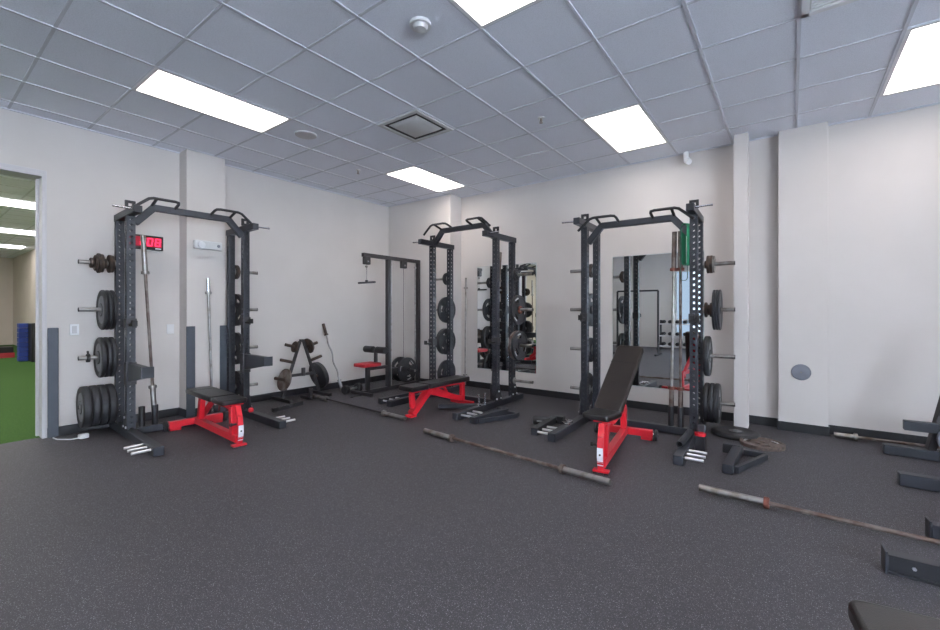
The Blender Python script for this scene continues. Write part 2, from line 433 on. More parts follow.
# ------------------------------------------------------------------ wall fittings
def guard(x, y0, y1, z1, label):
    o = MB().box(x, x + 0.012, y0, y1, BBH * 0 + 0.0, z1).build('corner_guard', M['guard'], None, 0.003)
    return tag(o, label, 'corner guard', 'dark wall corner guards')
guard(XL + 0.012, 0.975, 1.06, 1.16, 'dark slate vertical corner guard on the wall beside the doorway')
guard(-6.058, 2.19, 2.29, 1.145, 'dark slate corner guard on the left edge of the white pilaster')
guard(-6.058, 2.585, 2.675, 1.145, 'dark slate corner guard on the right edge of the white pilaster')
# LED wall clock
t = thing('led_wall_clock', 'black-framed digital wall clock with red digits behind the left rack', 'clock', (XL, 1.815, 2.17), 0)
MB().box(0.0, 0.05, -0.195, 0.195, -0.085, 0.085).build('case', M['black'], t, 0.004)
MB().box(0.05, 0.053, -0.175, 0.175, -0.052, 0.062).build('display', M['ledglow'], t)
SEG = {'0': 'abcdef', '1': 'bc', '8': 'abcdefg'}
def digit(mb, ch, yc, zc, w=0.045, h=0.092, th=0.014):
    seg = {'a': (0, h / 2, 1), 'g': (0, 0, 1), 'd': (0, -h / 2, 1), 'b': (w / 2, h / 4, 0), 'c': (w / 2, -h / 4, 0), 'f': (-w / 2, h / 4, 0), 'e': (-w / 2, -h / 4, 0)}
    for q in SEG[ch]:
        y, z, hz = seg[q]; sk = z * 0.12
        if hz: mb.box(0.053, 0.056, yc + y + sk - w / 2, yc + y + sk + w / 2, zc + z * 0.92 - th / 2, zc + z * 0.92 + th / 2)
        else: mb.box(0.053, 0.056, yc + y + sk - th / 2, yc + y + sk + th / 2, zc + z - h / 4, zc + z + h / 4)
for ch, yy in (('1', -0.145), ('1', -0.06), ('0', 0.055), ('8', 0.135)):
    d = MB(); digit(d, ch, yy, 0.006); d.build('digit', M['led'], t)
MB().box(0.053, 0.056, -0.005, 0.009, 0.02, 0.034).build('colon_dot', M['led'], t)
MB().box(0.053, 0.056, -0.009, 0.005, -0.03, -0.016).build('colon_dot', M['led'], t)
MB().box(0.05, 0.053, 0.11, 0.17, -0.076, -0.062).build('badge', M['sticker'], t)
# emergency light
t = thing('emergency_light', 'white emergency light unit with round lamp high on the pilaster', 'emergency light', (-6.07, 2.435, 2.185))
MB().box(0, 0.055, -0.165, 0.165, -0.055, 0.055).build('housing', M['offwhite'], t, 0.012)
MB().lathe([(0.05, 0.001), (0.05, 0.048), (0.075, 0.040), (0.08, 0.001)], 'x', 28, (0, -0.085, -0.005)).build('lamp', M['white'], t)
MB().lathe([(0.05, 0.001), (0.05, 0.022), (0.06, 0.018), (0.06, 0.001)], 'x', 20, (0, 0.12, 0.0)).build('indicator', M['silver'], t)
# outlet plates
t = thing('wall_outlet', 'white wall outlet plate between the corner guard and left rack', 'wall outlet', (XL, 1.19, 1.135))
MB().box(0, 0.008, -0.038, 0.038, -0.06, 0.06).build('plate', M['white'], t, 0.003)
MB().box(0.008, 0.012, -0.02, 0.02, -0.04, 0.04).build('socket', M['trimgrey'], t, 0.002)
o = MB().box(XL, XL + 0.008, 2.06, 2.14, 1.05, 1.17).build('blank_wall_plate', M['white'], None, 0.003)
tag(o, 'blank white wall plate left of the white pilaster', 'wall plate')
t = thing('wall_disc', 'round grey metal cover disc on the wide white pilaster', 'cover plate', (0.095, 5.98, 0.665))
MB().lathe([(0, 0.001), (0, 0.088), (-0.010, 0.088), (-0.018, 0.080), (-0.020, 0.001)], 'y', 48).build('cover', M['silver'], t)
MB().lathe([(-0.020, 0.001), (-0.020, 0.008), (-0.023, 0.006), (-0.023, 0.001)], 'y', 16).build('screw', M['steel'], t)
# mirrors
def mirror(x0, x1, z0, z1, label):
    t = thing('wall_mirror', label, 'mirror', ((x0 + x1) / 2, YB, (z0 + z1) / 2))
    w, h = (x1 - x0) / 2, (z1 - z0) / 2
    MB().box(-w, w, -0.006, 0, -h, h).build('backing', M['mirror_edge'], t)
    MB().box(-w + 0.004, w - 0.004, -0.0075, -0.006, -h + 0.004, h - 0.004).build('mirror_glass', M['mirror'], t, smooth=False)
mirror(-4.38, -3.23, 0.34, 2.10, 'frameless wall mirror behind the middle rack')
mirror(-2.02, -0.87, 0.31, 2.10, 'frameless wall mirror behind the right rack and inclined bench')

# ------------------------------------------------------------------ power racks
RH = 2.345; HW = 0.59; RD = 0.43; TW = 0.075
def perforated(z0, z1, w=TW, pitch=0.0625, rh=0.0152):
    mb = MB(); h = w / 2; n = int((z1 - z0) / pitch)
    zz0 = z0; pitch = (z1 - z0) / n
    for face in range(4):
        ca, sa = math.cos(face * PI / 2), math.sin(face * PI / 2)
        for k in range(n):
            zc = zz0 + (k + 0.5) * pitch; ph = pitch / 2
            outer = [(h, 0), (h, ph), (0, ph), (-h, ph), (-h, 0), (-h, -ph), (0, -ph), (h, -ph)]
            vs = []
            for a, b in outer: vs.append((a, -h, zc + b))
            for q in range(8):
                t = q * PI / 4; vs.append((rh * math.cos(t), -h, zc + rh * math.sin(t)))
            for q in range(8):
                t = q * PI / 4; vs.append((rh * math.cos(t), -h + 0.010, zc + rh * math.sin(t)))
            vs = [(x * ca - y * sa, x * sa + y * ca, z) for x, y, z in vs]
            fs = [(q, (q + 1) % 8, 8 + (q + 1) % 8, 8 + q) for q in range(8)] + [(8 + q, 8 + (q + 1) % 8, 16 + (q + 1) % 8, 16 + q) for q in range(8)]
            mb.add(vs, fs)
    mb.add([(-h, -h, z0), (h, -h, z0), (h, h, z0), (-h, h, z0), (-h, -h, z1), (h, -h, z1), (h, h, z1), (-h, h, z1)], [(3, 2, 1, 0), (4, 5, 6, 7)])
    return mb
def raw(mb, name, m, parent):
    me = bpy.data.meshes.new(name); me.from_pydata(mb.v, [], mb.f); me.update(); me.materials.append(m)
    o = bpy.data.objects.new(name, me); COL.objects.link(o); o.parent = parent; return o
PEGL = 0.305
PEGZ = (0.315, 0.835, 1.355, 1.865)
UP = perforated(0.0, RH)
UPME = None
def rack(label, loc, rz, zb, jz, arms, ft=0.99):
    global UPME
    t = thing('power_rack', label, 'power rack', loc, rz, 'half racks along the walls')
    for sx in (-1, 1):
        for yy in (0, RD):
            if UPME is None:
                o = raw(UP, 'upright', M['rack'], t); UPME = o.data
            else:
                o = bpy.data.objects.new('upright', UPME); COL.objects.link(o); o.parent = t
            o.location = (sx * HW, yy, 0.0)
        x = sx * HW
        g = MB().bar((x, -ft, 0.045), (x, 0.70, 0.045), 0.085, 0.085).build('base_rail', M['rack'], t, 0.006)
        # keep rail visually continuous with bolted gussets
        for yy in (0, RD):
            gp = MB().prism([(yy - 0.09, 0.088), (yy + 0.09, 0.088), (yy + 0.04, 0.26), (yy - 0.04, 0.26)], 'yz', x + sx * 0.038, x + sx * 0.045).build('gusset', M['rack_dark'], t, 0.001)
            for by, bz in ((yy - 0.05, 0.12), (yy + 0.05, 0.12), (yy, 0.22)):
                MB().cyl((x + sx * 0.045, by, bz), (x + sx * 0.056, by, bz), 0.013, n=6).build('bolt', M['bolt'], gp)
        MB().bar((x, -0.29, RH + 0.0375), (x, RD + 0.07, RH + 0.0375), TW, TW).build('top_rail', M['rack'], t, 0.006)
        tb_ = MB(); tz = RH + 0.075
        tb_.box(x - 0.045, x - 0.018, -0.012, 0.012, tz, tz + 0.09).box(x + 0.018, x + 0.045, -0.012, 0.012, tz, tz + 0.09)
        tb_.box(x - 0.018, x + 0.018, -0.012, 0.012, tz + 0.063, tz + 0.09).box(x - 0.018, x + 0.018, -0.012, 0.012, tz, tz + 0.03)
        tb_.build('top_bracket', M['rack_dark'], t)
        MB().cyl((x + sx * 0.03, -0.23, RH + 0.04), (x + sx * 0.19, -0.23, RH + 0.045), 0.009).cyl((x + sx * 0.185, -0.23, RH + 0.045), (x + sx * 0.195, -0.23, RH + 0.045), 0.012).build('band_pin', M['chrome'], t)
        for z in PEGZ:
            x0 = x + sx * TW / 2
            pg = MB().cyl((x0, RD, z), (x0 + sx * PEGL, RD, z), 0.022, n=20).cyl((x0, RD, z), (x0 + sx * 0.012, RD, z), 0.045).build('storage_peg', M['steel'], t)
            MB().cyl((x0 + sx * PEGL, RD, z), (x0 + sx * (PEGL + 0.006), RD, z), 0.0225, n=20).build('end_cap', M['black'], pg)
        for q in range(3):
            yy = 0.08 - ft + q * 0.12
            MB().cyl((x + sx * 0.0425, yy, 0.055), (x + sx * 0.19, yy, 0.055), 0.013).build('band_peg', M['bolt'], t)
        # j-cup
        zj = jz[0] if sx < 0 else jz[1]
        if zj:
            jc = MB().box(x - 0.047, x + 0.047, -0.047, 0.047, zj - 0.05, zj + 0.05).build('j_cup', M['dark_bar'], t, 0.004)
            MB().box(x - 0.025, x + 0.025, -0.15, -0.047, zj - 0.03, zj - 0.005).box(x - 0.025, x + 0.025, -0.17, -0.145, zj - 0.03, zj + 0.03).build('hook', M['black'], jc, 0.004)
        if arms:
            pr = MB().prism([(0.05, 0.58), (0.05, 0.79), (-0.60, 0.79), (-0.60, 0.69)], 'yz', x - 0.03, x + 0.03).build('spotter_arm', M['rack'], t, 0.004)
            MB().box(x - 0.052, x + 0.052, -0.612, -0.60, 0.685, 0.795).build('end_plate', M['rack'], pr, 0.002)
            MB().box(x - 0.046, x + 0.046, -0.046, 0.046, 0.56, 0.80).build('mounting_sleeve', M['dark_bar'], pr, 0.003)
    # cross members
    MB().bar((-HW + 0.04, 0.04, 0.048), (HW - 0.04, 0.04, 0.048), 0.075, 0.075).build('bottom_crossmember', M['rack'], t, 0.005)
    # multi-grip pull-up bar
    e = HW - 0.04
    pb = MB()
    pb.bar((-0.40, 0, zb), (0.40, 0, zb), 0.06, 0.072)
    for sx in (-1, 1): pb.bar((sx * e, 0, zb - 0.19), (sx * 0.385, 0, zb + 0.0), 0.058, 0.072)
    po = pb.build('pull_up_bar', M['rack'], t, 0.006)
    for sx in (-1, 1):
        pts = [(sx * 0.185, -0.005, zb + 0.02), (sx * 0.185, -0.13, zb + 0.055), (sx * 0.195, -0.165, zb + 0.066), (sx * 0.23, -0.18, zb + 0.070), (sx * 0.43, -0.18, zb + 0.070),
               (sx * 0.47, -0.18, zb + 0.058), (sx * 0.55, -0.18, zb - 0.01), (sx * 0.61, -0.18, zb - 0.065)]
        MB().tube(pts, 0.0155, 12).tube([(sx * 0.40, -0.005, zb + 0.02), (sx * 0.40, -0.18, zb + 0.07)], 0.0155, 12).build('grip_handle', M['rack_dark'], po)
    return t
A = rack('dark half rack on the left with bumper plates and flat red bench, under the digital clock side', (-5.596, 2.095, 0), PI / 2 - 0.04, 2.47, (1.21, 1.21), True, 0.95)
A['label'] = 'dark half rack at the left wall holding the red flat bench, with two spotter arms attached'
B = rack('dark half rack in the middle near the far corner, around the low red bench', (-3.885, 5.03, 0), 0, 2.56, (0.85, 0.92), False, 0.92)
C = rack('dark half rack on the right around the inclined red bench, green band hanging from it', (-1.405, 5.03, 0), 0.035, 2.345, (1.26, 1.26), False)
A['label'] = 'dark half rack at the left wall with two spotter arms and a red bench inside'

# barbell holder tubes on crossmembers, part of each rack
def holders(t, xs_):
    for x in xs_:
        MB().lathe([(0.086, 0.030), (0.30, 0.030), (0.30, 0.026), (0.086, 0.026)], 'z', 24, (x, 0.04, 0)).build('barbell_holder', M['rack_dark'], t)
holders(A, (-0.48, -0.36)); holders(C, (0.36, 0.455)); holders(B, (0.50,))

# ------------------------------------------------------------------ plates
PM = {}
def bumper_mesh(r, t, face=True):
    key = ('b', r, t)
    if key not in PM:
        a = 0.008
        mb = MB().lathe([(0, 0.026), (0, 0.07), (a, 0.075), (a, r * 0.72), (0, r * 0.78), (0, r - 0.012), (0.006, r - 0.003), (0.012, r), (t - 0.012, r), (t - 0.006, r - 0.003), (t, r - 0.012),
                         (t, r * 0.78), (t - a, r * 0.72), (t - a, 0.075), (t, 0.07), (t, 0.026)], 'x', 56)
        hub = MB().lathe([(-0.001, 0.0245), (-0.001, 0.062), (t + 0.001, 0.062), (t + 0.001, 0.0245)], 'x', 32)
        PM[key] = (mb, hub, None)
    return PM[key]
def grip_mesh(r, t):
    key = ('g', r, t)
    if key in PM: return PM[key]
    N = 60; rad = [0.026, 0.062, 0.105, r * 0.70, r - 0.022, r]
    th = [t, t * 0.45, t * 0.45, t * 0.45, t]          # thickness of each band
    def present(s, b):
        if b == 2: return (s % 20) >= 8
        return True
    mb = MB(); vid = {}
    def V(s, i, side, b):
        s %= N; hh = th[b] / 2; key_ = (s, i, side, round(hh, 5))
        if key_ not in vid:
            a = 2 * PI * s / N; mb.v.append((t / 2 + side * hh, rad[i] * math.cos(a), rad[i] * math.sin(a))); vid[key_] = len(mb.v) - 1
        return vid[key_]
    for s in range(N):
        for b in range(5):
            if not present(s, b): continue
            for side in (-1, 1): mb.f.append((V(s, b, side, b), V(s + 1, b, side, b), V(s + 1, b + 1, side, b), V(s, b + 1, side, b)))
            for i_, nb in ((b, b - 1), (b + 1, b + 1)):
                ex = 0 <= nb < 5 and present(s, nb)
                if not ex: mb.f.append((V(s, i_, -1, b), V(s, i_, 1, b), V(s + 1, i_, 1, b), V(s + 1, i_, -1, b)))
                elif th[nb] < th[b]:
                    for side in (-1, 1): mb.f.append((V(s, i_, side, b), V(s + 1, i_, side, b), V(s + 1, i_, side, nb), V(s, i_, side, nb)))
            for s2, sn in ((s, s - 1), (s + 1, s + 1)):
                if not present(sn % N, b): mb.f.append((V(s2, b, -1, b), V(s2, b, 1, b), V(s2, b + 1, 1, b), V(s2, b + 1, -1, b)))
    let = []
    for k0 in (4, 24, 44):
        l_ = MB(); r0, r1 = r * 0.735, r * 0.83; x0 = t / 2 + t * 0.225; x1 = x0 + 0.002; n_ = 8; vs = []
        for q in range(n_ + 1):
            a_ = 2 * PI * (k0 - 2.6 + 5.2 * q / n_) / N
            vs += [(x, rr * math.cos(a_), rr * math.sin(a_)) for x, rr in ((x0, r0), (x0, r1), (x1, r1), (x1, r0))]
        fs = [(0, 1, 2, 3), tuple(n_ * 4 + i for i in range(4))]
        for q in range(n_):
            for i in range(4): fs.append((q * 4 + i, q * 4 + (i + 1) % 4, q * 4 + 4 + (i + 1) % 4, q * 4 + 4 + i))
        let.append(l_.add(vs, fs))
    PM[key] = (mb, None, let); return PM[key]
def disc_mesh(r, t):
    key = ('d', r, t)
    if key not in PM:
        a = t * 0.22
        PM[key] = (MB().lathe([(0, 0.026), (0, min(0.045, r * 0.5)), (a, min(0.05, r * 0.55)), (a, r * 0.82), (0, r * 0.86), (0, r - 0.004), (0.004, r), (t - 0.004, r), (t, r - 0.004), (t, r * 0.86), (t - a, r * 0.82),
                              (t - a, min(0.05, r * 0.55)), (t, min(0.045, r * 0.5)), (t, 0.026)], 'x', 44), None, None)
    return PM[key]
MESHC = {}
def mesh_obj(key, mb, name, m, parent=None):
    k_ = (key, m.name)
    if k_ not in MESHC:
        o = mb.build(name, m, parent); MESHC[k_] = o.data; return o
    o = bpy.data.objects.new(name, MESHC[k_]); COL.objects.link(o)
    if parent: o.parent = parent
    return o
def plate(kind, r, t, mtx, label, m, group=None, facem=None):
    """disc whose axis is local +x starting at the origin; mtx places it"""
    main, hub, let = {'b': bumper_mesh, 'g': grip_mesh, 'd': disc_mesh}[kind](r, t)
    o = mesh_obj((kind, r, t), main, {'b': 'bumper_plate', 'g': 'iron_plate', 'd': 'small_plate'}[kind], m)
    o.matrix_world = mtx
    tag(o, label, 'weight plate', group)
    if hub: mesh_obj((kind, r, t, 'hub'), hub, 'hub', M['plateface'], o)
    for n_, l_ in enumerate(let or []): mesh_obj((kind, r, t, 'let', n_), l_, 'lettering', M['lettering'], o)
    return o
def on_peg(rk, sx, z, off, kind, r, t, label, m, group, face=False):
    loc, rz = rk.location, rk.rotation_euler.z
    R = Matrix.Translation(loc) @ Matrix.Rotation(rz, 4, 'Z')
    x = sx * (HW + TW / 2 + off)
    spin = Matrix.Rotation(random.uniform(0, 6.28), 4, 'X')
    drop = 0.0035
    mtx = R @ Matrix.Translation((x, RD, z - drop)) @ (Matrix.Rotation(PI, 4, 'Z') if sx < 0 else Matrix.Identity(4)) @ spin
    o = plate(kind, r, t, mtx, label, m, group)
    if face and kind == 'b':
        mb = MB().lathe([(t - 0.0075, 0.063), (t - 0.006, 0.063), (t - 0.006, r * 0.70), (t - 0.0075, r * 0.70)], 'x', 56)
        mesh_obj(('face', r, t), mb, 'face_ring', M['plateface'], o)
    return o
def row(rk, sx, z, items, where, group, start=0.018):
    """items from the upright outward: (kind, r, t, material, adjective, face)"""
    off = start; n = sum(1 for i in items if i[0] != 'gap'); k = 0
    ORD = ['innermost', 'second', 'third', 'fourth', 'fifth', 'sixth', 'seventh']
    for it in items:
        if it[0] == 'gap': off += it[1]; continue
        kind, r, t, m, adj, face = it
        if n == 1: lb = '%s on %s' % (adj, where)
        else: lb = '%s on %s, %s one' % (adj, where, 'outermost' if k == n - 1 else ORD[k])
        on_peg(rk, sx, z, off, kind, r, t, lb, M[m], group, face); off += t + 0.001; k += 1
S = lambda r, t, m='bronze', a='small rusty plate': ('d', r, t, m, a, False)
bu = lambda t, f=False: ('b', 0.22, t, 'rubber', 'thick black bumper plate', f)
bt = lambda t, f=False: ('b', 0.22, t, 'rubber', 'thin black bumper plate', f)
ir = lambda: ('g', 0.215, 0.036, 'iron', 'black iron grip plate', False)
row(A, -1, PEGZ[3], [S(0.095, 0.022), S(0.10, 0.022), ('gap', 0.012), S(0.055, 0.018), ('gap', 0.01), S(0.10, 0.024), S(0.108, 0.026), S(0.085, 0.022), ('gap', 0.006), S(0.055, 0.03)], 'the top left peg of the left rack', 'small plates on the left rack top peg')
row(A, -1, PEGZ[2], [bt(0.036), bt(0.036), bt(0.036, True)], 'left rack, second highest left peg', 'bumper plates on the left rack')
row(A, -1, PEGZ[1], [bt(0.042), bt(0.042), bt(0.046, True)], 'left rack, third highest left peg', 'bumper plates on the left rack')
row(A, -1, PEGZ[0], [bu(0.068), bu(0.068), bu(0.068), bu(0.072, True)], 'the lowest left peg of the left rack', 'bumper plates on the left rack')
row(A, 1, PEGZ[3], [S(0.095, 0.03, 'bronze', 'small brown plate')], 'the top right peg of the left rack', None)
row(A, 1, PEGZ[2], [ir()], 'left rack, second highest right peg', None)
row(A, 1, PEGZ[1], [ir()], 'left rack, third highest right peg', None)
row(A, 1, PEGZ[0], [('gap', 0.01), ir(), ir()], 'the lowest right peg of the left rack', 'iron plates on the left rack low peg')
row(B, -1, PEGZ[3], [S(0.10, 0.03, 'iron', 'small black plate')], 'the top left peg of the middle rack', None)
row(B, -1, PEGZ[2], [ir()], 'middle rack, second highest left peg', None)
row(B, -1, PEGZ[1], [ir(), ir()], 'middle rack, third highest left peg', 'paired iron plates of the middle rack left')
row(B, -1, PEGZ[0], [ir()], 'the lowest left peg of the middle rack', None)
row(B, 1, PEGZ[3], [S(0.09, 0.03, 'iron', 'small black plate'), S(0.06, 0.02, 'iron', 'small black plate')], 'the top right peg of the middle rack', 'small plates on the middle rack top right peg')
row(B, 1, PEGZ[2], [('gap', 0.04), ir(), S(0.06, 0.018, 'rust_red', 'small red-brown plate')], 'middle rack, second highest right peg', 'plates on the middle rack, second right peg')
row(B, 1, PEGZ[1], [('gap', 0.01), ('g', 0.215, 0.036, 'rust', 'rusty iron grip plate', False), ('gap', 0.012), ir()], 'middle rack, third highest right peg', 'plates on the middle rack, third right peg')
row(C, -1, PEGZ[3], [S(0.09, 0.03, 'bronze', 'small brown plate'), S(0.06, 0.02)], 'the top left peg of the right rack', 'small plates on the right rack top left peg')
row(C, -1, PEGZ[2], [('g', 0.215, 0.03, 'iron', 'black iron grip plate', False)], 'right rack, second highest left peg', None)
row(C, -1, PEGZ[1], [('b', 0.16, 0.05, 'rubber', 'medium black plate', True)], 'right rack, third highest left peg', None)
row(C, -1, PEGZ[0], [('gap', 0.04), bt(0.06)], 'the lowest left peg of the right rack', None)
row(C, 1, PEGZ[3], [S(0.045, 0.02), S(0.10, 0.028, 'bronze', 'small brown plate'), S(0.10, 0.028, 'bronze', 'small brown plate'), S(0.095, 0.02, 'steel', 'small worn grey plate')], 'the top right peg of the right rack', 'small plates on the right rack top right peg')
row(C, 1, PEGZ[2], [S(0.085, 0.025), S(0.06, 0.025), S(0.08, 0.02), ('gap', 0.012), ('d', 0.225, 0.02, 'iron', 'large flat black plate', False), ('gap', 0.006), ('d', 0.225, 0.02, 'iron', 'large flat black plate', False), ('gap', 0.006), ('d', 0.225, 0.02, 'iron', 'large flat black plate', False)],
    'right rack, second highest right peg', 'plates on the right rack, second right peg')
row(C, 1, PEGZ[1], [('b', 0.225, 0.058, 'rubber', 'thick black bumper plate with grey face', True)], 'right rack, third highest right peg', None)
row(C, 1, PEGZ[0], [bu(0.048), bu(0.048), bu(0.052, True)], 'the lowest right peg of the right rack', 'bumper plates on the right rack low peg')

# ring clamp on the left rack peg
def collar(mtx, label, m=None, r=0.045, t=0.03, grp=None):
    c = thing('barbell_clamp', label, 'barbell clamp', group=grp); c.matrix_world = mtx
    MB().lathe([(0, 0.026), (0, r), (t, r), (t, 0.026)], 'x', 24).build('ring', m or M['black'], c, 0.003)
    MB().bar((t / 2, 0, r - 0.005), (t / 2, 0.02, r + 0.03), 0.018, 0.012).build('lever', m or M['black'], c, 0.002)
    return c
RA = Matrix.Translation(A.location) @ Matrix.Rotation(PI / 2 - 0.04, 4, 'Z')
collar(RA @ Matrix.Translation((-(HW + 0.0375 + 0.245), RD, PEGZ[1] - 0.003)), 'black clamp collar out on the left rack, third highest left peg')

# ------------------------------------------------------------------ barbells
def LW(rk, x, y, z):
    return tuple(Matrix.Translation(rk.location) @ Matrix.Rotation(rk.rotation_euler.z, 4, 'Z') @ Vector((x, y, z)))
def barbell(name, label, p0, p1, m_shaft, m_sleeve, m_collar, L=None, sleeve=0.41, rs=0.025, both=True, group=None, one_sleeve_at=0):
    p0, p1 = Vector(p0), Vector(p1); d = p1 - p0; L = d.length
    t = thing(name, label, 'barbell', p0, 0, group)
    t.rotation_euler = d.to_track_quat('X', 'Z').to_euler()
    MB().cyl((sleeve, 0, 0), (L - sleeve, 0, 0), 0.0145, n=16).build('shaft', m_shaft, t)
    for k_, (a, b, c) in enumerate(((0, sleeve, sleeve), (L - sleeve, L, L - sleeve))):
        MB().cyl((a, 0, 0), (b, 0, 0), rs, n=20).build('sleeve', m_sleeve, t)
        MB().lathe([(c - 0.016, 0.012), (c - 0.016, 0.036), (c - 0.012, 0.039), (c + 0.012, 0.039), (c + 0.016, 0.036), (c + 0.016, 0.012)], 'x', 24).build('collar', m_collar, t)
    return t
barbell('barbell', 'brown-shafted barbell standing upright in front of the digital clock, in the left rack', LW(A, -0.36, 0.04, 0.09), LW(A, -0.455, 0.10, 2.17), M['rust'], M['steel'], M['steel'])
barbell('barbell', 'slim chrome barbell standing against the white pilaster behind the left bench', (-5.99, 2.47, 0.001 + 0.025), (-6.03, 2.43, 1.76), M['steel'], M['chrome'], M['steel'], sleeve=0.19, rs=0.023)
barbell('barbell', 'long straight barbell on the floor with grey end sleeves, from plate tree towards middle rack', (-5.90, 3.85, 0.039), (-3.73, 3.70, 0.039), M['dark_bar'], M['steel'], M['steel'])
barbell('barbell', 'rusty brown barbell lying on the floor in front of the right rack and bench', (-3.19, 3.46, 0.039), (-1.10, 3.26, 0.039), M['rust'], M['steel'], M['rust'])
barbell('barbell', 'nearest barbell on the floor, silver sleeve and rusty collar, running off the right edge', (-0.54, 3.56, 0.039), (1.66, 3.50, 0.039), M['rust'], M['steel'], M['rust_red'])
barbell('barbell', 'barbell lying along the back wall baseboard at right', (0.37, 5.93, 0.039), (2.52, 5.99, 0.039), M['rust'], M['steel'], M['steel'], sleeve=0.17)
barbell('barbell', 'dark barbell upright in the right rear side of the middle rack', LW(B, 0.50, 0.04, 0.09), LW(B, 0.525, 0.21, 2.18), M['dark_bar'], M['rust'], M['rust'])
barbell('barbell', 'left of two rusty barbells standing upright in the right rack', LW(C, 0.36, 0.04, 0.09), LW(C, 0.395, 0.04, 2.20), M['steel'], M['rust'], M['rust_red'])
barbell('barbell', 'right of two rusty barbells standing upright in the right rack', LW(C, 0.455, 0.04, 0.09), LW(C, 0.455, 0.035, 2.20), M['rust'], M['rust'], M['rust_red'])
barbell('barbell', 'slim grey barbell standing against the back wall between middle rack and mirror', (-4.60, 6.03, 0.03), (-4.60, 6.05, 1.92), M['steel'], M['steel'], M['steel'], sleeve=0.18, rs=0.017)

# EZ curl bar leaning at the left wall
t = thing('curl_bar', 'wavy-shafted curl bar leaning against the left wall beside the plate tree', 'curl bar', (0, 0, 0))
a, b = Vector((-5.92, 4.42, 0.03)), Vector((-6.25, 4.29, 1.12)); d = (b - a); L = d.length; dn = d.normalized(); sd = Vector((0.0, 1, 0)); sd = (sd - dn * sd.dot(dn)).normalized()
pts = []
for q in range(41):
    u = 0.16 + (L - 0.34) * q / 40; w_ = (q - 4) / 32
    amp = 0.012 * math.sin(w_ * PI * 4) if 0 <= w_ <= 1 else 0
    pts.append(a + dn * u + sd * amp)
MB().tube(pts, 0.0135, 12).build('shaft', M['steel'], t)
MB().cyl(a, a + dn * 0.16, 0.0245).build('sleeve', M['steel'], t)
MB().cyl(b - dn * 0.19, b, 0.0245).build('sleeve', M['bronze'], t)
MB().cyl(a + dn * 0.155, a + dn * 0.18, 0.034).build('collar', M['steel'], t)
MB().cyl(b - dn * 0.20, b - dn * 0.18, 0.034).build('collar', M['bronze'], t)

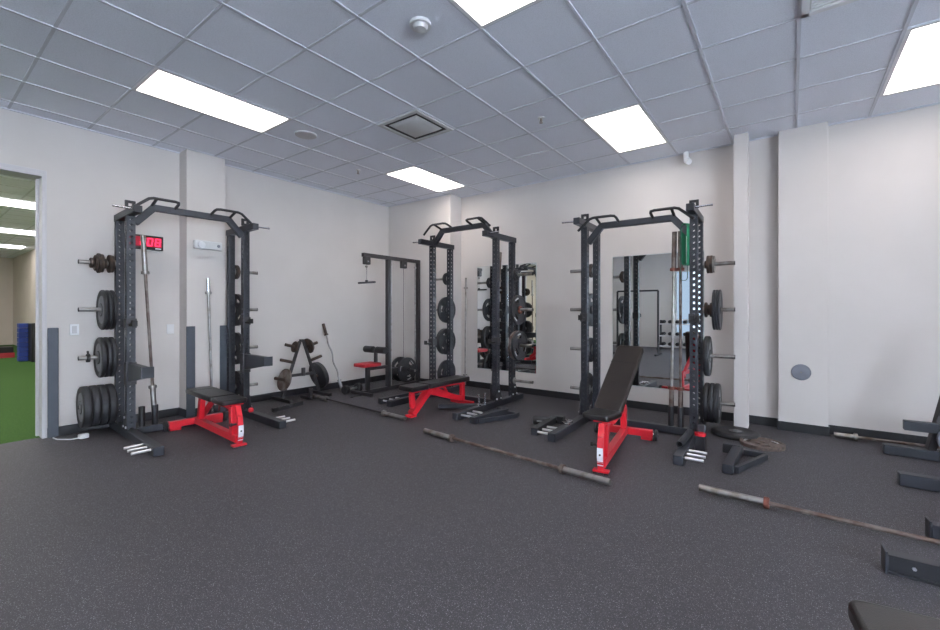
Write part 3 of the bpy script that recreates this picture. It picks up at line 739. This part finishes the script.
# ------------------------------------------------------------------ benches
def pad_mb(x, y0, y1, z0, z1, c=0.04):
    mb = MB()
    pts = []
    for cx, cy, a0 in ((x - c, y1 - c, 0), (-x + c, y1 - c, 90), (-x + c, y0 + c, 180), (x - c, y0 + c, 270)):
        for q in range(5):
            t_ = math.radians(a0 + q * 22.5); pts.append((cx + c * math.cos(t_), cy + c * math.sin(t_)))
    return mb.prism(pts, 'xy', z0, z1)
def bench(label, loc, rz, ang, vm):
    """front (ladder) end at local y=0, rear T foot at y=1.18"""
    t = thing('weight_bench', label, 'weight bench', loc, rz, 'red-framed benches in the racks')
    MB().bar((0, 0.02, 0.075), (0, 1.18, 0.075), 0.062, 0.07).build('spine', M['red'], t, 0.004)
    MB().bar((-0.275, 1.18, 0.070), (0.275, 1.18, 0.070), 0.062, 0.07).build('rear_foot', M['red'], t, 0.004)
    for sx in (-1, 1):
        MB().box(sx * 0.27, sx * 0.16, 1.15, 1.21, 0.0, 0.036).build('foot_pad', M['red'], t, 0.003)
        w = MB().cyl((sx * 0.29, 1.18, 0.058), (sx * 0.32, 1.18, 0.058), 0.055, n=28).build('wheel', M['rubber'], t, 0.006)
        MB().cyl((sx * 0.27, 1.18, 0.058), (sx * 0.325, 1.18, 0.058), 0.014).build('axle', M['chrome'], w)
    MB().box(-0.065, 0.065, -0.03, 0.035, 0.012, 0.030).build('front_foot', M['red'], t, 0.003)
    for sx in (-1, 1): MB().box(sx * 0.06, sx * 0.03, -0.028, 0.032, 0.0, 0.012).build('rubber_foot', M['rubber'], t)
    # seat post
    MB().bar((0, 0.13, 0.10), (0, 0.15, 0.375), 0.06, 0.07).build('seat_post', M['red'], t, 0.004)
    # curved ladder plate
    lad = MB(); arc = [(0.00, 0.02), (-0.03, 0.10), (-0.035, 0.20), (-0.015, 0.30), (0.035, 0.40)]
    for q in range(4):
        (ya, za), (yb, zb_) = arc[q], arc[q + 1]; lad.bar((0, ya, za), (0, yb, zb_), 0.05, 0.022)
    lo = lad.build('adjustment_ladder', M['red'], t, 0.002)
    st = MB().bar((0, -0.030, 0.07), (0, -0.050, 0.145), 0.048, 0.003).bar((0, -0.050, 0.145), (0, -0.047, 0.22), 0.048, 0.003)
    so = st.build('scale_sticker', M['sticker'], lo)
    MB().cyl((0, -0.050, 0.165), (0, -0.056, 0.165), 0.008).build('hole', M['black'], so)
    MB().cyl((-0.025, 0.0, 0.23), (-0.07, 0.0, 0.23), 0.010).cyl((-0.065, 0, 0.23), (-0.085, 0, 0.23), 0.017).build('pull_pin', M['black'], lo)
    # main top beam and rear post
    if ang > 0.1:
        MB().bar((0, 0.14, 0.36), (0, 0.40, 0.385), 0.05, 0.05).build('seat_rail', M['red'], t, 0.003)
        MB().prism([(1.06, 0.10), (1.13, 0.10), (1.13, 0.30), (1.115, 0.345), (1.08, 0.365), (1.045, 0.345), (0.98, 0.28), (0.99, 0.24), (1.06, 0.29)], 'yz', -0.028, 0.028).build('rear_post', M['red'], t, 0.004)
        MB().bar((0, 0.38, 0.33), (0, 1.04, 0.325), 0.045, 0.05).build('support_beam', M['red'], t, 0.003)
        MB().bar((0.0, 1.02, 0.30), (0.0, 0.62, 0.58), 0.04, 0.05).build('support_strut', M['red'], t, 0.003)
    else:
        MB().bar((0, 0.12, 0.372), (0, 1.12, 0.372), 0.05, 0.045).build('seat_rail', M['red'], t, 0.003)
        MB().bar((0, 1.06, 0.10), (0, 1.00, 0.36), 0.055, 0.07).build('rear_post', M['red'], t, 0.004)
        MB().bar((0.05, 1.14, 0.12), (0.05, 0.80, 0.355), 0.025, 0.07).build('support_strut', M['red'], t, 0.003)
        MB().tube([(0.05, 0.72, 0.36), (0.09, 0.74, 0.30), (0.09, 0.76, 0.22)], 0.009, 8).build('release_lever', M['chrome'], t)
    MB().box(-0.09, 0.09, 0.11, 0.36, 0.393, 0.405).build('seat_plate', M['red'], t, 0.002)
    # backrest in its own frame, rotated about the hinge
    PR = Matrix.Translation((-0.07 if ang > 0.1 else 0, 0.20, 0.0)) @ Matrix.Rotation(-0.26 if ang > 0.1 else 0.0, 4, 'Z') @ Matrix.Translation((0, -0.20, 0))
    BL = 0.77 if ang > 0.1 else 0.76
    hinge = Vector((0, 0.385, 0.400))
    s_ = pad_mb(0.125, 0.09, 0.385, 0.405, 0.455, 0.035).xf(Matrix.Translation((0.02 if ang > 0.1 else 0, 0, 0)) @ PR).build('seat', M['vinyl'], t, 0.014, seg=3)
    R = PR @ Matrix.Translation(hinge) @ Matrix.Rotation(ang, 4, 'X')
    pad = pad_mb(0.132, 0.012, BL, 0.005, 0.058, 0.04).xf(R).build('backrest', vm, t, 0.014, seg=3)
    MB().box(-0.131, 0.131, 0.555, 0.561, 0.0565, 0.0595).xf(R).build('seam', M['black'], pad)
    MB().box(-0.05, 0.05, 0.03, 0.70, -0.022, 0.004).xf(R).build('backrest_frame', M['red'], t, 0.003)
    return t
# A: front at +x end, rear near wall
bench('flat red-framed weight bench with black pads inside the left rack', (-4.36, 2.04, 0), PI / 2 - 0.06, 0.0, M['vinyl'])
bench('red-framed bench with inclined brown-black backrest in front of the right rack', (-1.255, 3.50, 0), 0.135, math.radians(47), M['vinyl_brown'])
# B: low flat bench with splayed legs
t = thing('weight_bench', 'low flat red-framed bench with splayed legs inside the middle rack', 'weight bench', (-3.85, 3.74, 0), -0.03, 'red-framed benches in the racks')
pad_mb(0.13, 0.07, 0.38, 0.335, 0.395, 0.03).build('seat', M['vinyl'], t, 0.012, seg=3)
pad_mb(0.13, 0.40, 1.22, 0.335, 0.395, 0.03).build('backrest', M['vinyl'], t, 0.012, seg=3)
MB().bar((0, 0.16, 0.312), (0, 1.20, 0.312), 0.05, 0.04).build('seat_rail', M['red'], t, 0.003)
MB().bar((0.0, 0.18, 0.03), (0.0, 0.50, 0.30), 0.09, 0.075).build('front_leg', M['red'], t, 0.004)
MB().prism([(0.15, 0.29), (0.22, 0.29), (0.24, 0.13), (0.19, 0.10), (0.16, 0.12)], 'yz', -0.02, 0.02).build('adjustment_ladder', M['red'], t, 0.003)
MB().bar((0, 0.48, 0.28), (0, 1.16, 0.075), 0.06, 0.075).build('spine', M['red'], t, 0.004)
MB().bar((0, 1.19, 0.03), (0, 1.19, 0.30), 0.06, 0.055).build('rear_post', M['red'], t, 0.004)
MB().bar((0.0, 0.62, 0.295), (0.0, 1.10, 0.10), 0.03, 0.035).bar((0, 0.80, 0.29), (0, 0.88, 0.17), 0.03, 0.03).build('support_strut', M['red'], t, 0.003)
MB().box(-0.20, 0.20, 1.16, 1.22, 0.0, 0.05).build('rear_foot', M['red'], t, 0.004)
MB().box(-0.055, 0.055, 0.12, 0.22, 0.0, 0.03).build('front_foot', M['red'], t, 0.004)

# ------------------------------------------------------------------ lat pulldown
LX = -5.45; LY = 5.0
t = thing('lat_pulldown', 'black plate-loaded lat pulldown machine with red seat in the far corner', 'lat pulldown machine', (LX, LY, 0))
y2 = 0.72
MB().bar((0, 0, 0.05), (0, 0, 2.20), 0.075, 0.06).build('upright', M['dark_bar'], t, 0.004)
MB().bar((0, y2, 0.05), (0, y2, 2.20), 0.075, 0.06).build('upright', M['dark_bar'], t, 0.004)
MB().bar((0, -0.54, 2.23), (0, y2 + 0.04, 2.23), 0.06, 0.06).build('top_beam', M['dark_bar'], t, 0.004)
MB().bar((0, -0.56, 0.035), (0, y2 + 0.04, 0.035), 0.07, 0.06).bar((-0.25, -0.56, 0.03), (0.25, -0.56, 0.03), 0.05, 0.05).bar((-0.3, y2, 0.03), (0.3, y2, 0.03), 0.05, 0.05).build('base_rail', M['dark_bar'], t, 0.004)
MB().bar((0, -0.44, 0.06), (0, -0.44, 0.44), 0.06, 0.06).build('seat_post', M['dark_bar'], t, 0.003)
MB().bar((0, -0.44, 0.40), (0, -0.03, 0.40), 0.045, 0.05).build('seat_rail', M['dark_bar'], t, 0.003)
pad_mb(0.14, -0.62, -0.26, 0.445, 0.50, 0.03).build('seat', M['red_pad'], t, 0.012)
MB().bar((0, -0.27, 0.42), (0, -0.27, 0.70), 0.045, 0.045).bar((0, -0.27, 0.66), (0, -0.03, 0.66), 0.04, 0.04).build('thigh_pad_post', M['dark_bar'], t, 0.003)
for sx in (-1, 1): MB().cyl((sx * 0.04, -0.28, 0.70), (sx * 0.25, -0.28, 0.70), 0.055, n=28).build('thigh_roller', M['rubber'], t, 0.008)
for yy in (0.07, y2 - 0.07): MB().cyl((0, yy, 0.06), (0, yy, 2.19), 0.012).cyl((0, yy, 2.10), (0, yy, 2.13), 0.022).build('guide_rod', M['steel'], t)
for yy in (-0.46, 0.36):
    pl = MB().box(-0.035, 0.035, yy - 0.06, yy + 0.06, 2.08, 2.21).build('pulley_housing', M['dark_bar'], t, 0.012)
    MB().cyl((-0.04, yy, 2.13), (0.04, yy, 2.13), 0.016).build('axle', M['chrome'], pl)
MB().cyl((0, 0.36, 0.38), (0, 0.36, 2.09), 0.004).build('cable', M['dark_bar'], t)
MB().box(-0.05, 0.05, 0.08, 0.64, 0.26, 0.36).build('carriage', M['dark_bar'], t, 0.004)
for sx in (-1, 1): MB().cyl((sx * 0.04, 0.36, 0.31), (sx * 0.28, 0.36, 0.31), 0.024).build('weight_horn', M['chrome'], t)
for k_, (sx, lb) in enumerate(((1, 'black iron plate on the near horn of the lat pulldown'), (-1, 'black iron plate on the wall-side horn of the lat pulldown'))):
    mtx = Matrix.Translation((LX + sx * 0.07, LY + 0.36, 0.308)) @ (Matrix.Rotation(PI, 4, 'Z') if sx < 0 else Matrix.Identity(4)) @ Matrix.Rotation(0.4, 4, 'X')
    plate('g', 0.215, 0.036, mtx, lb, M['iron'], 'plates on the lat pulldown')
t = thing('lat_bar', 'short black pulldown handle bar hanging from the lat machine chain', 'lat bar', (LX, LY - 0.46, 1.79))
MB().cyl((-0.20, 0, 0.0), (0.20, 0, 0.0), 0.016).cyl((0, 0, 0), (0, 0, 0.04), 0.022).build('handle', M['dark_bar'], t)
ch = MB()
for q in range(6):
    cz = 0.055 + q * 0.034
    ch.tube([((0.009 * math.cos(a_) if q % 2 else 0), (0 if q % 2 else 0.009 * math.cos(a_)), cz + 0.022 * math.sin(a_)) for a_ in [i_ * PI / 4 for i_ in range(8)]], 0.0035, 6, True)
ch.cyl((0, 0, 0.24), (0, 0, 0.31), 0.005).lathe([(0.235, 0.001), (0.245, 0.022), (0.27, 0.022), (0.28, 0.001)], 'z', 16)
ch.build('chain', M['steel'], t)

# ------------------------------------------------------------------ plate tree
TX, TY = -6.03, 3.76
t = thing('plate_tree', 'dark A-frame plate tree against the left wall, right of the left rack', 'plate tree', (TX, TY, 0))
for s_, nm in ((-1, 'leg'), (1, 'leg')):
    MB().bar((0, s_ * 0.31, 0.05), (0, s_ * 0.03, 0.87), 0.038, 0.038).build(nm, M['dark_bar'], t, 0.004)
    MB().bar((-0.24, s_ * 0.33, 0.025), (0.26, s_ * 0.33, 0.025), 0.05, 0.045).build('foot', M['rack_dark'], t, 0.004)
MB().bar((0, -0.21, 0.36), (0, 0.21, 0.36), 0.04, 0.04).build('crossbar', M['dark_bar'], t, 0.003)
MB().bar((0, -0.03, 0.88), (0, 0.03, 0.88), 0.05, 0.04).build('top_cap', M['dark_bar'], t, 0.003)
for z0 in (0.345,): MB().lathe([(z0, 0.03), (z0 + 0.12, 0.03), (z0 + 0.12, 0.025), (z0, 0.025)], 'z', 20, (0.045, 0, 0)).build('bar_holder', M['dark_bar'], t)
MB().bar((0, 0, 0.02), (0.28, 0, 0.03), 0.05, 0.04).lathe([(0.03, 0.03), (0.17, 0.03), (0.17, 0.025), (0.03, 0.025)], 'z', 20, (0.24, 0, 0)).build('bar_holder', M['dark_bar'], t)
def treepeg(s_, z, L_=0.20):
    y = s_ * (0.03 + (0.87 - z) / 0.82 * 0.28 + 0.015)
    e_ = (0, y + s_ * L_ * 0.96, z + L_ * 0.27)
    MB().cyl((0, y, z), e_, 0.023).build('peg', M['bronze'], t)
    return Vector((TX, TY + y, z)), Vector((0, s_ * 0.96, 0.27)).normalized()
pegs = {}
for s_ in (-1, 1):
    for z in (0.30, 0.56, 0.78): pegs[(s_, z)] = treepeg(s_, z)
def on_tree(key, off, kind, r, th, label, m):
    p, d_ = pegs[key]
    q_ = d_.to_track_quat('X', 'Z').to_matrix().to_4x4()
    plate(kind, r, th, Matrix.Translation(p + d_ * off) @ q_, label, M[m], 'plates on the plate tree')
on_tree((-1, 0.78), 0.025, 'd', 0.085, 0.028, 'small brown plate on the top left peg of the plate tree', 'bronze')
on_tree((1, 0.78), 0.03, 'd', 0.12, 0.025, 'medium brown plate on the top right peg of the plate tree', 'bronze')
on_tree((1, 0.78), 0.057, 'd', 0.10, 0.022, 'small dark plate outermost on the top right peg of the plate tree', 'iron')
on_tree((-1, 0.30), 0.03, 'd', 0.165, 0.030, 'rusty brown plate on the lowest left peg of the plate tree', 'rust')
on_tree((1, 0.30), 0.03, 'd', 0.215, 0.035, 'large dark plate on the lowest right peg of the plate tree, inner one', 'iron')
on_tree((1, 0.30), 0.068, 'd', 0.205, 0.035, 'large dark plate on the lowest right peg of the plate tree, outer one', 'iron')

# ------------------------------------------------------------------ loose items on the floor
def spotter(label, loc, rz, flip=1, brace=True):
    t = thing('spotter_arm', label, 'spotter arm', loc, rz, 'loose spotter arms on the floor')
    MB().bar((0, 0, 0.040), (0, 0.66, 0.040), 0.078, 0.078).build('beam', M['rack'], t, 0.005)
    if brace: MB().bar((flip * 0.055, 0.06, 0.03), (flip * 0.22, 0.60, 0.03), 0.035, 0.05).bar((flip * 0.05, 0.62, 0.035), (flip * 0.22, 0.62, 0.035), 0.05, 0.05).build('brace', M['rack'], t, 0.003)
    MB().box(-0.12 if flip > 0 else -0.02, 0.02 if flip > 0 else 0.12, 0.60, 0.68, 0.0, 0.085).build('mounting_sleeve', M['rack_dark'], t, 0.003)
    return t
spotter('loose spotter arm on the floor right of the right rack foot', (-0.415, 4.10, 0), -0.03, 1)
spotter('loose spotter arm on the floor along the left foot of the right rack', (-2.21, 4.12, 0), 0.10, -1, False)
spotter('loose spotter arm on the floor beside the left foot of the middle rack', (-4.73, 4.18, 0), -0.02, -1, False)
spotter('loose spotter arm on the floor along the right foot of the middle rack', (-3.03, 4.10, 0), -0.12, 1)
o = MB().bar((-3.83, 4.42, 0.05), (-3.42, 4.78, 0.045), 0.08, 0.05).build('flat_steel_bar', M['rack'], None, 0.005)
tag(o, 'short flat grey steel bar on the floor between the low bench and middle rack', 'steel bar')
# black foam pad item
t = thing('bar_pad', 'black padded roll with pale mark on the floor left of the loose spotter arm', 'bar pad', (-2.37, 4.62, 0), 0.35)
MB().lathe([(-0.10, 0.025), (-0.10, 0.05), (0.10, 0.05), (0.10, 0.025)], 'x', 28, (0, -0.05, 0.05)).build('roll', M['rubber'], t, 0.006)
MB().box(-0.05, 0.05, -0.104, -0.10, 0.042, 0.058).build('mark', M['lettering'], t)
MB().bar((0.05, 0.0, 0.025), (0.26, 0.20, 0.02), 0.12, 0.035).build('strap', M['black'], t, 0.008)
# clamps on right rack's left foot
for (x, y, lb) in ((-1.975, 4.44, 'chrome spring clamp on the left foot of the right rack, nearer one'), (-1.985, 4.54, 'chrome spring clamp on the left foot of the right rack, farther one')):
    collar(Matrix.Translation((x, y, 0.0885)) @ Matrix.Rotation(-PI / 2, 4, 'Y') @ Matrix.Identity(4) @ Matrix.Translation((0.0, 0, 0)), lb, M['chrome'], 0.036, 0.022, 'chrome clamps on the right rack')
# chrome holders on middle rack right foot
for (x, lb) in ((-3.40, 'left'), (-3.335, 'right')):
    pass
t = thing('chrome_weight_pin', 'chrome pin standing on the right foot of the middle rack', 'weight pin', (-3.295, 4.62, 0.088))
MB().cyl((0, 0, 0), (0, 0, 0.018), 0.032).cyl((0, 0, 0.018), (0, 0, 0.13), 0.014).cyl((0, 0, 0.13), (0, 0, 0.145), 0.02).build('pin', M['chrome'], t)
t = copy_tree(t); t.location = (-3.29, 4.75, 0.088); t['label'] = 'chrome pin on the right foot of the middle rack, closer to the upright'
# landmine tube and red-ringed bracket on right rack's right foot
t = thing('landmine_tube', 'dark open-ended steel tube lying on the right foot of the right rack', 'landmine attachment', (-0.81, 4.30, 0.0))
MB().lathe([(0, 0.022), (0, 0.032), (0.50, 0.032), (0.50, 0.022)], 'y', 28, (0, 0, 0.122)).build('tube', M['rack'], t)
MB().cyl((0, 0.40, 0.122), (0, 0.41, 0.122), 0.030).build('inner_stop', M['black'], t)
t = thing('roller_hook', 'grey bracket with a red ring beside the right foot of the right rack', 'rack attachment', (-0.685, 4.62, 0))
MB().bar((0, 0, 0.0), (0, 0.03, 0.25), 0.075, 0.05).build('body', M['rack'], t, 0.01)
MB().box(-0.045, 0.045, -0.07, -0.02, 0, 0.16).build('front_plate', M['rack_dark'], t, 0.006)
MB().lathe([(0.13, 0.025), (0.13, 0.05), (0.155, 0.05), (0.155, 0.025)], 'z', 24, (0, -0.045, 0.03)).build('ring', M['red'], t)
# perforated bar and red knob by the left rack's right foot
o = perforated(0.0, 0.42, 0.05, 0.04, 0.008)
t = raw(o, 'perforated_bar', M['rack_dark'], None)
t.matrix_world = Matrix.Translation((-5.36, 2.93, 0.055)) @ Matrix.Rotation(-PI / 2 + 0.06, 4, 'X')
tag(t, 'short black perforated bar lying right of the left rack foot', 'steel bar')
t = thing('pop_pin', 'red knob pin on the front right corner of the left rack base', 'pin', (-5.42, 2.66, 0.06))
MB().cyl((0, 0, 0.03), (0.05, -0.01, 0.05), 0.014).build('pin', M['chrome'], t)
MB().lathe([(0.03, 0.001), (0.035, 0.03), (0.06, 0.034), (0.075, 0.02), (0.078, 0.001)], 'x', 20, (0.01, -0.01, 0.05)).build('knob', M['red'], t)
# dumbbell and cable by the lat machine
t = thing('dumbbell', 'dark dumbbell on the floor in front of the lat machine foot', 'dumbbell', (-5.70, 4.45, 0), PI / 2 + 0.1)
for s_ in (-1, 1): MB().cyl((s_ * 0.10, 0, 0.075), (s_ * 0.17, 0, 0.075), 0.075, n=8).build('head', M['iron'], t, 0.008)
MB().cyl((-0.10, 0, 0.075), (0.10, 0, 0.075), 0.016).build('handle', M['steel'], t)
t = MB().tube([(-5.42 + 0.02 * math.sin(q * 1.3), 4.20 + q * 0.03, 0.008) for q in range(12)], 0.006, 8).build('cable_loop', M['black'])
tag(t, 'thin black cable lying on the floor beside the dumbbell', 'cable')
# plates on the floor by the post
plate('b', 0.225, 0.05, Matrix.Translation((-0.475, 5.42, 0.001)) @ Matrix.Rotation(-PI / 2, 4, 'Y') @ Matrix.Rotation(0.4, 4, 'X'), 'black plate lying flat on the floor at the foot of the slim white post', M['rubber'], 'plates lying on the floor')
plate('g', 0.19, 0.035, Matrix.Translation((-0.225, 5.17, 0.001)) @ Matrix.Rotation(-PI / 2, 4, 'Y') @ Matrix.Rotation(0.9, 4, 'X'), 'rusty brown plate lying flat on the floor right of the black one', M['rust_plate'], 'plates lying on the floor')
# power adapter
t = thing('power_adapter', 'small grey power adapter with cable on the floor below the lowest bumper plates', 'power adapter', (-5.97, 1.20, 0), 0.2)
MB().box(-0.03, 0.03, -0.04, 0.04, 0.0, 0.045).build('body', M['offwhite'], t, 0.008)
MB().tube([(0, -0.04, 0.012), (-0.04, -0.09, 0.006), (-0.17, -0.15, 0.006), (-0.28, -0.14, 0.006)], 0.006, 8).build('cable', M['offwhite'], t)

# green resistance bands on right rack
def band(label, xc, y, z0, z1, w, wd, m, tilt=0.0):
    mb = MB(); pts = []
    n = 12
    for q in range(n + 1):
        a_ = PI * q / n; pts.append((-w * math.cos(a_), z1 - w + w * math.sin(a_)))
    for q in range(n + 1):
        a_ = PI * q / n; pts.append((w * math.cos(a_), z0 + w - w * math.sin(a_)))
    N_ = len(pts); th = 0.005; vs = []
    cx_, cz_ = 0, (z0 + z1) / 2
    for (px, pz) in pts:
        k_ = (w - th) / w
        pin = (px * k_, (z1 - w + (pz - (z1 - w)) * k_) if pz > z1 - w else ((z0 + w + (pz - (z0 + w)) * k_) if pz < z0 + w else pz))
        for (a1, a2) in ((px, pz), pin):
            for yy in (-wd / 2, wd / 2): vs.append((a1, yy, a2))
    fs = []
    for q in range(N_):
        r_ = (q + 1) % N_; b0, b1 = q * 4, r_ * 4
        fs += [(b0, b0 + 1, b1 + 1, b1), (b0 + 2, b1 + 2, b1 + 3, b0 + 3), (b0, b1, b1 + 2, b0 + 2), (b0 + 1, b0 + 3, b1 + 3, b1 + 1)]
    mb.add(vs, fs)
    o = mb.build('resistance_band', m); o.location = (xc, y, 0); o.rotation_euler = (0, 0, tilt)
    return tag(o, label, 'resistance band', 'green bands on the right rack')
band('wide bright green resistance band looped over the right end of the pull-up bar', -0.885, 5.03, 1.82, 2.27, 0.034, 0.065, M['green'], -0.5)
band('thin dark green resistance band hanging lower, behind the wide one', -0.905, 5.015, 1.66, 2.25, 0.036, 0.02, M['green_dark'], 0.0)

# ------------------------------------------------------------------ right edge equipment
t = thing('machine_frame', 'dark steel machine frame with slanted post at the right edge by the back wall', 'exercise machine', (0.70, 5.58, 0))
MB().bar((0, 0, 0.048), (0.42, 0, 0.048), 0.085, 0.085).bar((0.36, 0, 0.05), (1.3, 0, 0.05), 0.10, 0.10).build('floor_rail', M['rack'], t, 0.005)
MB().bar((-0.03, -0.93, 0.05), (1.3, -0.93, 0.05), 0.08, 0.095).build('floor_rail', M['rack'], t, 0.005)
MB().bar((0.02, -0.80, 0.035), (1.3, -0.80, 0.035), 0.05, 0.06).build('floor_rail', M['rack_dark'], t, 0.004)
MB().bar((1.3, -1.0, 0.05), (1.3, 0.06, 0.05), 0.08, 0.09).build('crossbar', M['rack'], t, 0.004)
MB().bar((0.31, 0.0, 0.09), (0.49, 0.05, 0.95), 0.055, 0.06).build('slanted_post', M['dark_bar'], t, 0.004)
MB().bar((0.13, -0.05, 0.30), (1.2, -0.05, 0.30), 0.075, 0.085).build('side_arm', M['rack'], t, 0.005)
MB().lathe([(-0.115, 0.03), (-0.115, 0.13), (-0.10, 0.14), (-0.075, 0.13), (-0.075, 0.03)], 'y', 40, (0.47, 0, 0.22)).build('pulley_wheel', M['silver'], t)
MB().bar((0.49, 0.05, 0.93), (0.62, 0.05, 1.18), 0.05, 0.05).build('handle', M['red'], t, 0.004)
t = thing('bench_frame', 'dark steel bench frame at the lower right edge, rail with two bolts', 'exercise machine', (0.40, 3.03, 0), 0.03)
MB().box(0.0, 1.2, 0.03, 0.09, 0.006, 0.095).box(0, 1.2, 0.012, 0.032, 0.0, 0.012).box(0, 1.2, 0.012, 0.032, 0.086, 0.098).build('channel_rail', M['rack_dark'], t, 0.002)
MB().box(-0.012, 0.0, 0.0, 0.10, 0.0, 0.115).build('end_plate', M['rack'], t, 0.002)
for x in (0.10, 0.36, 0.62): MB().cyl((x, 0.03, 0.05), (x, 0.022, 0.05), 0.009, n=6).build('bolt', M['bolt'], t)
MB().bar((0.28, 0.62, 0.05), (1.2, 0.62, 0.05), 0.08, 0.095).build('floor_rail', M['rack'], t, 0.004)
MB().box(0.268, 0.28, 0.575, 0.665, 0.0, 0.115).build('end_plate', M['rack'], t, 0.002)
MB().bar((1.16, 0.0, 0.07), (1.16, 0.68, 0.07), 0.08, 0.10).bar((1.16, 0.3, 0.1), (1.16, 0.3, 0.9), 0.07, 0.07).build('rear_post', M['rack'], t, 0.004)
t = thing('flat_bench', 'corner of a black padded bench at the bottom right picture corner', 'weight bench', (0.14, 1.85, 0), 0.16)
pad_mb(0.6, -0.30, 0.0, 0.365, 0.425, 0.045).xf(Matrix.Translation((0.6, 0, 0))).build('pad', M['vinyl'], t, 0.016, seg=3)
MB().bar((0.15, -0.15, 0.34), (1.1, -0.15, 0.34), 0.06, 0.05).build('frame', M['rack_dark'], t, 0.003)
for x in (0.2, 1.0): MB().bar((x, -0.15, 0.03), (x, -0.15, 0.32), 0.06, 0.06).bar((x, -0.33, 0.025), (x, 0.03, 0.025), 0.05, 0.05).build('leg', M['rack_dark'], t, 0.003)

# ------------------------------------------------------------------ turf room objects
t = thing('foam_block_stack', 'stack of blue foam slabs on the green turf seen through the doorway', 'foam blocks', (-16.25, 2.05, 0.003))
for q in range(8):
    MB().box(-0.15, 0.15, -0.09, 0.085, q * 0.125 + 0.004, q * 0.125 + 0.118).build('slab', M['blue'], t, 0.01)
t = thing('black_cabinet', 'black storage cabinet beside the blue stack in the turf room', 'cabinet', (-16.0, 2.30, 0.003))
MB().box(-0.3, 0.3, -0.16, 0.4, 0.0, 1.0).build('body', M['black'], t, 0.01)
MB().box(0.302, 0.312, -0.14, 0.38, 0.03, 0.97).build('door', M['rubber'], t, 0.004)
MB().cyl((0.312, 0.06, 0.55), (0.33, 0.06, 0.55), 0.03).build('handle', M['chrome'], t)
t = thing('push_sled', 'low black and red sled on the turf at the far wall of the next room', 'sled', (-17.9, 1.35, 0.003))
MB().box(-0.25, 0.25, -1.0, 0.72, 0.0, 0.14).build('base', M['red_pad'], t, 0.01)
MB().box(-0.22, 0.22, -0.95, 0.70, 0.14, 0.30).build('deck', M['black'], t, 0.01)
MB().cyl((0, 0.3, 0.3), (0, 0.3, 0.55), 0.03).build('post', M['black'], t)

# ------------------------------------------------------------------ behind the camera (seen in the mirrors)
t = thing('dumbbell_rack', 'three-tier dumbbell rack at the window wall, seen in the right mirror', 'dumbbell rack', (-2.6, -3.75, 0))
for sx in (-1, 1):
    MB().bar((sx * 1.05, -0.15, 0), (sx * 1.05, -0.20, 1.0), 0.06, 0.08).bar((sx * 1.05, -0.3, 0.03), (sx * 1.05, 0.3, 0.03), 0.06, 0.06).build('upright', M['rack'], t, 0.004)
for z in (0.12, 0.47, 0.88): MB().box(-1.05, 1.05, -0.12, 0.16, z - 0.03, z).build('shelf', M['trimgrey'], t, 0.004)
db = None; kq = 0
for zi, z in enumerate((0.12, 0.47, 0.88)):
    for q in range(9):
        if db is None:
            db = thing('dumbbell', '', 'dumbbell', (0, 0, 0))
            for s_ in (-1, 1): MB().cyl((0, s_ * 0.05, 0.065), (0, s_ * 0.14, 0.065), 0.062, n=6).build('head', M['rubber'], db, 0.006)
            MB().cyl((0, -0.06, 0.065), (0, 0.06, 0.065), 0.016).build('handle', M['chrome'], db)
            c = db
        else: c = copy_tree(db)
        c.location = (-2.6 - 0.92 + q * 0.23, -3.73, z + 0.001)
        c['label'] = 'black dumbbell on the %s shelf of the dumbbell rack, %s from the left wall' % (('bottom', 'middle', 'top')[zi], ('first', 'second', 'third', 'fourth', 'fifth', 'sixth', 'seventh', 'eighth', 'ninth')[q])
        c['group'] = 'dumbbells on the %s shelf' % ('bottom', 'middle', 'top')[zi]; c['category'] = 'dumbbell'
t = thing('squat_stand', 'thin black square frame stand seen in the right mirror', 'squat stand', (-3.75, -1.4, 0))
MB().bar((-0.6, 0, 0), (-0.6, 0, 1.93), 0.05, 0.05).bar((0.6, 0, 0), (0.6, 0, 1.93), 0.05, 0.05).bar((-0.6, 0, 1.93), (0.6, 0, 1.93), 0.05, 0.05).bar((-0.6, -0.35, 0.03), (-0.6, 0.35, 0.03), 0.05, 0.05).bar((0.6, -0.35, 0.03), (0.6, 0.35, 0.03), 0.05, 0.05).build('frame', M['rack_dark'], t, 0.004)
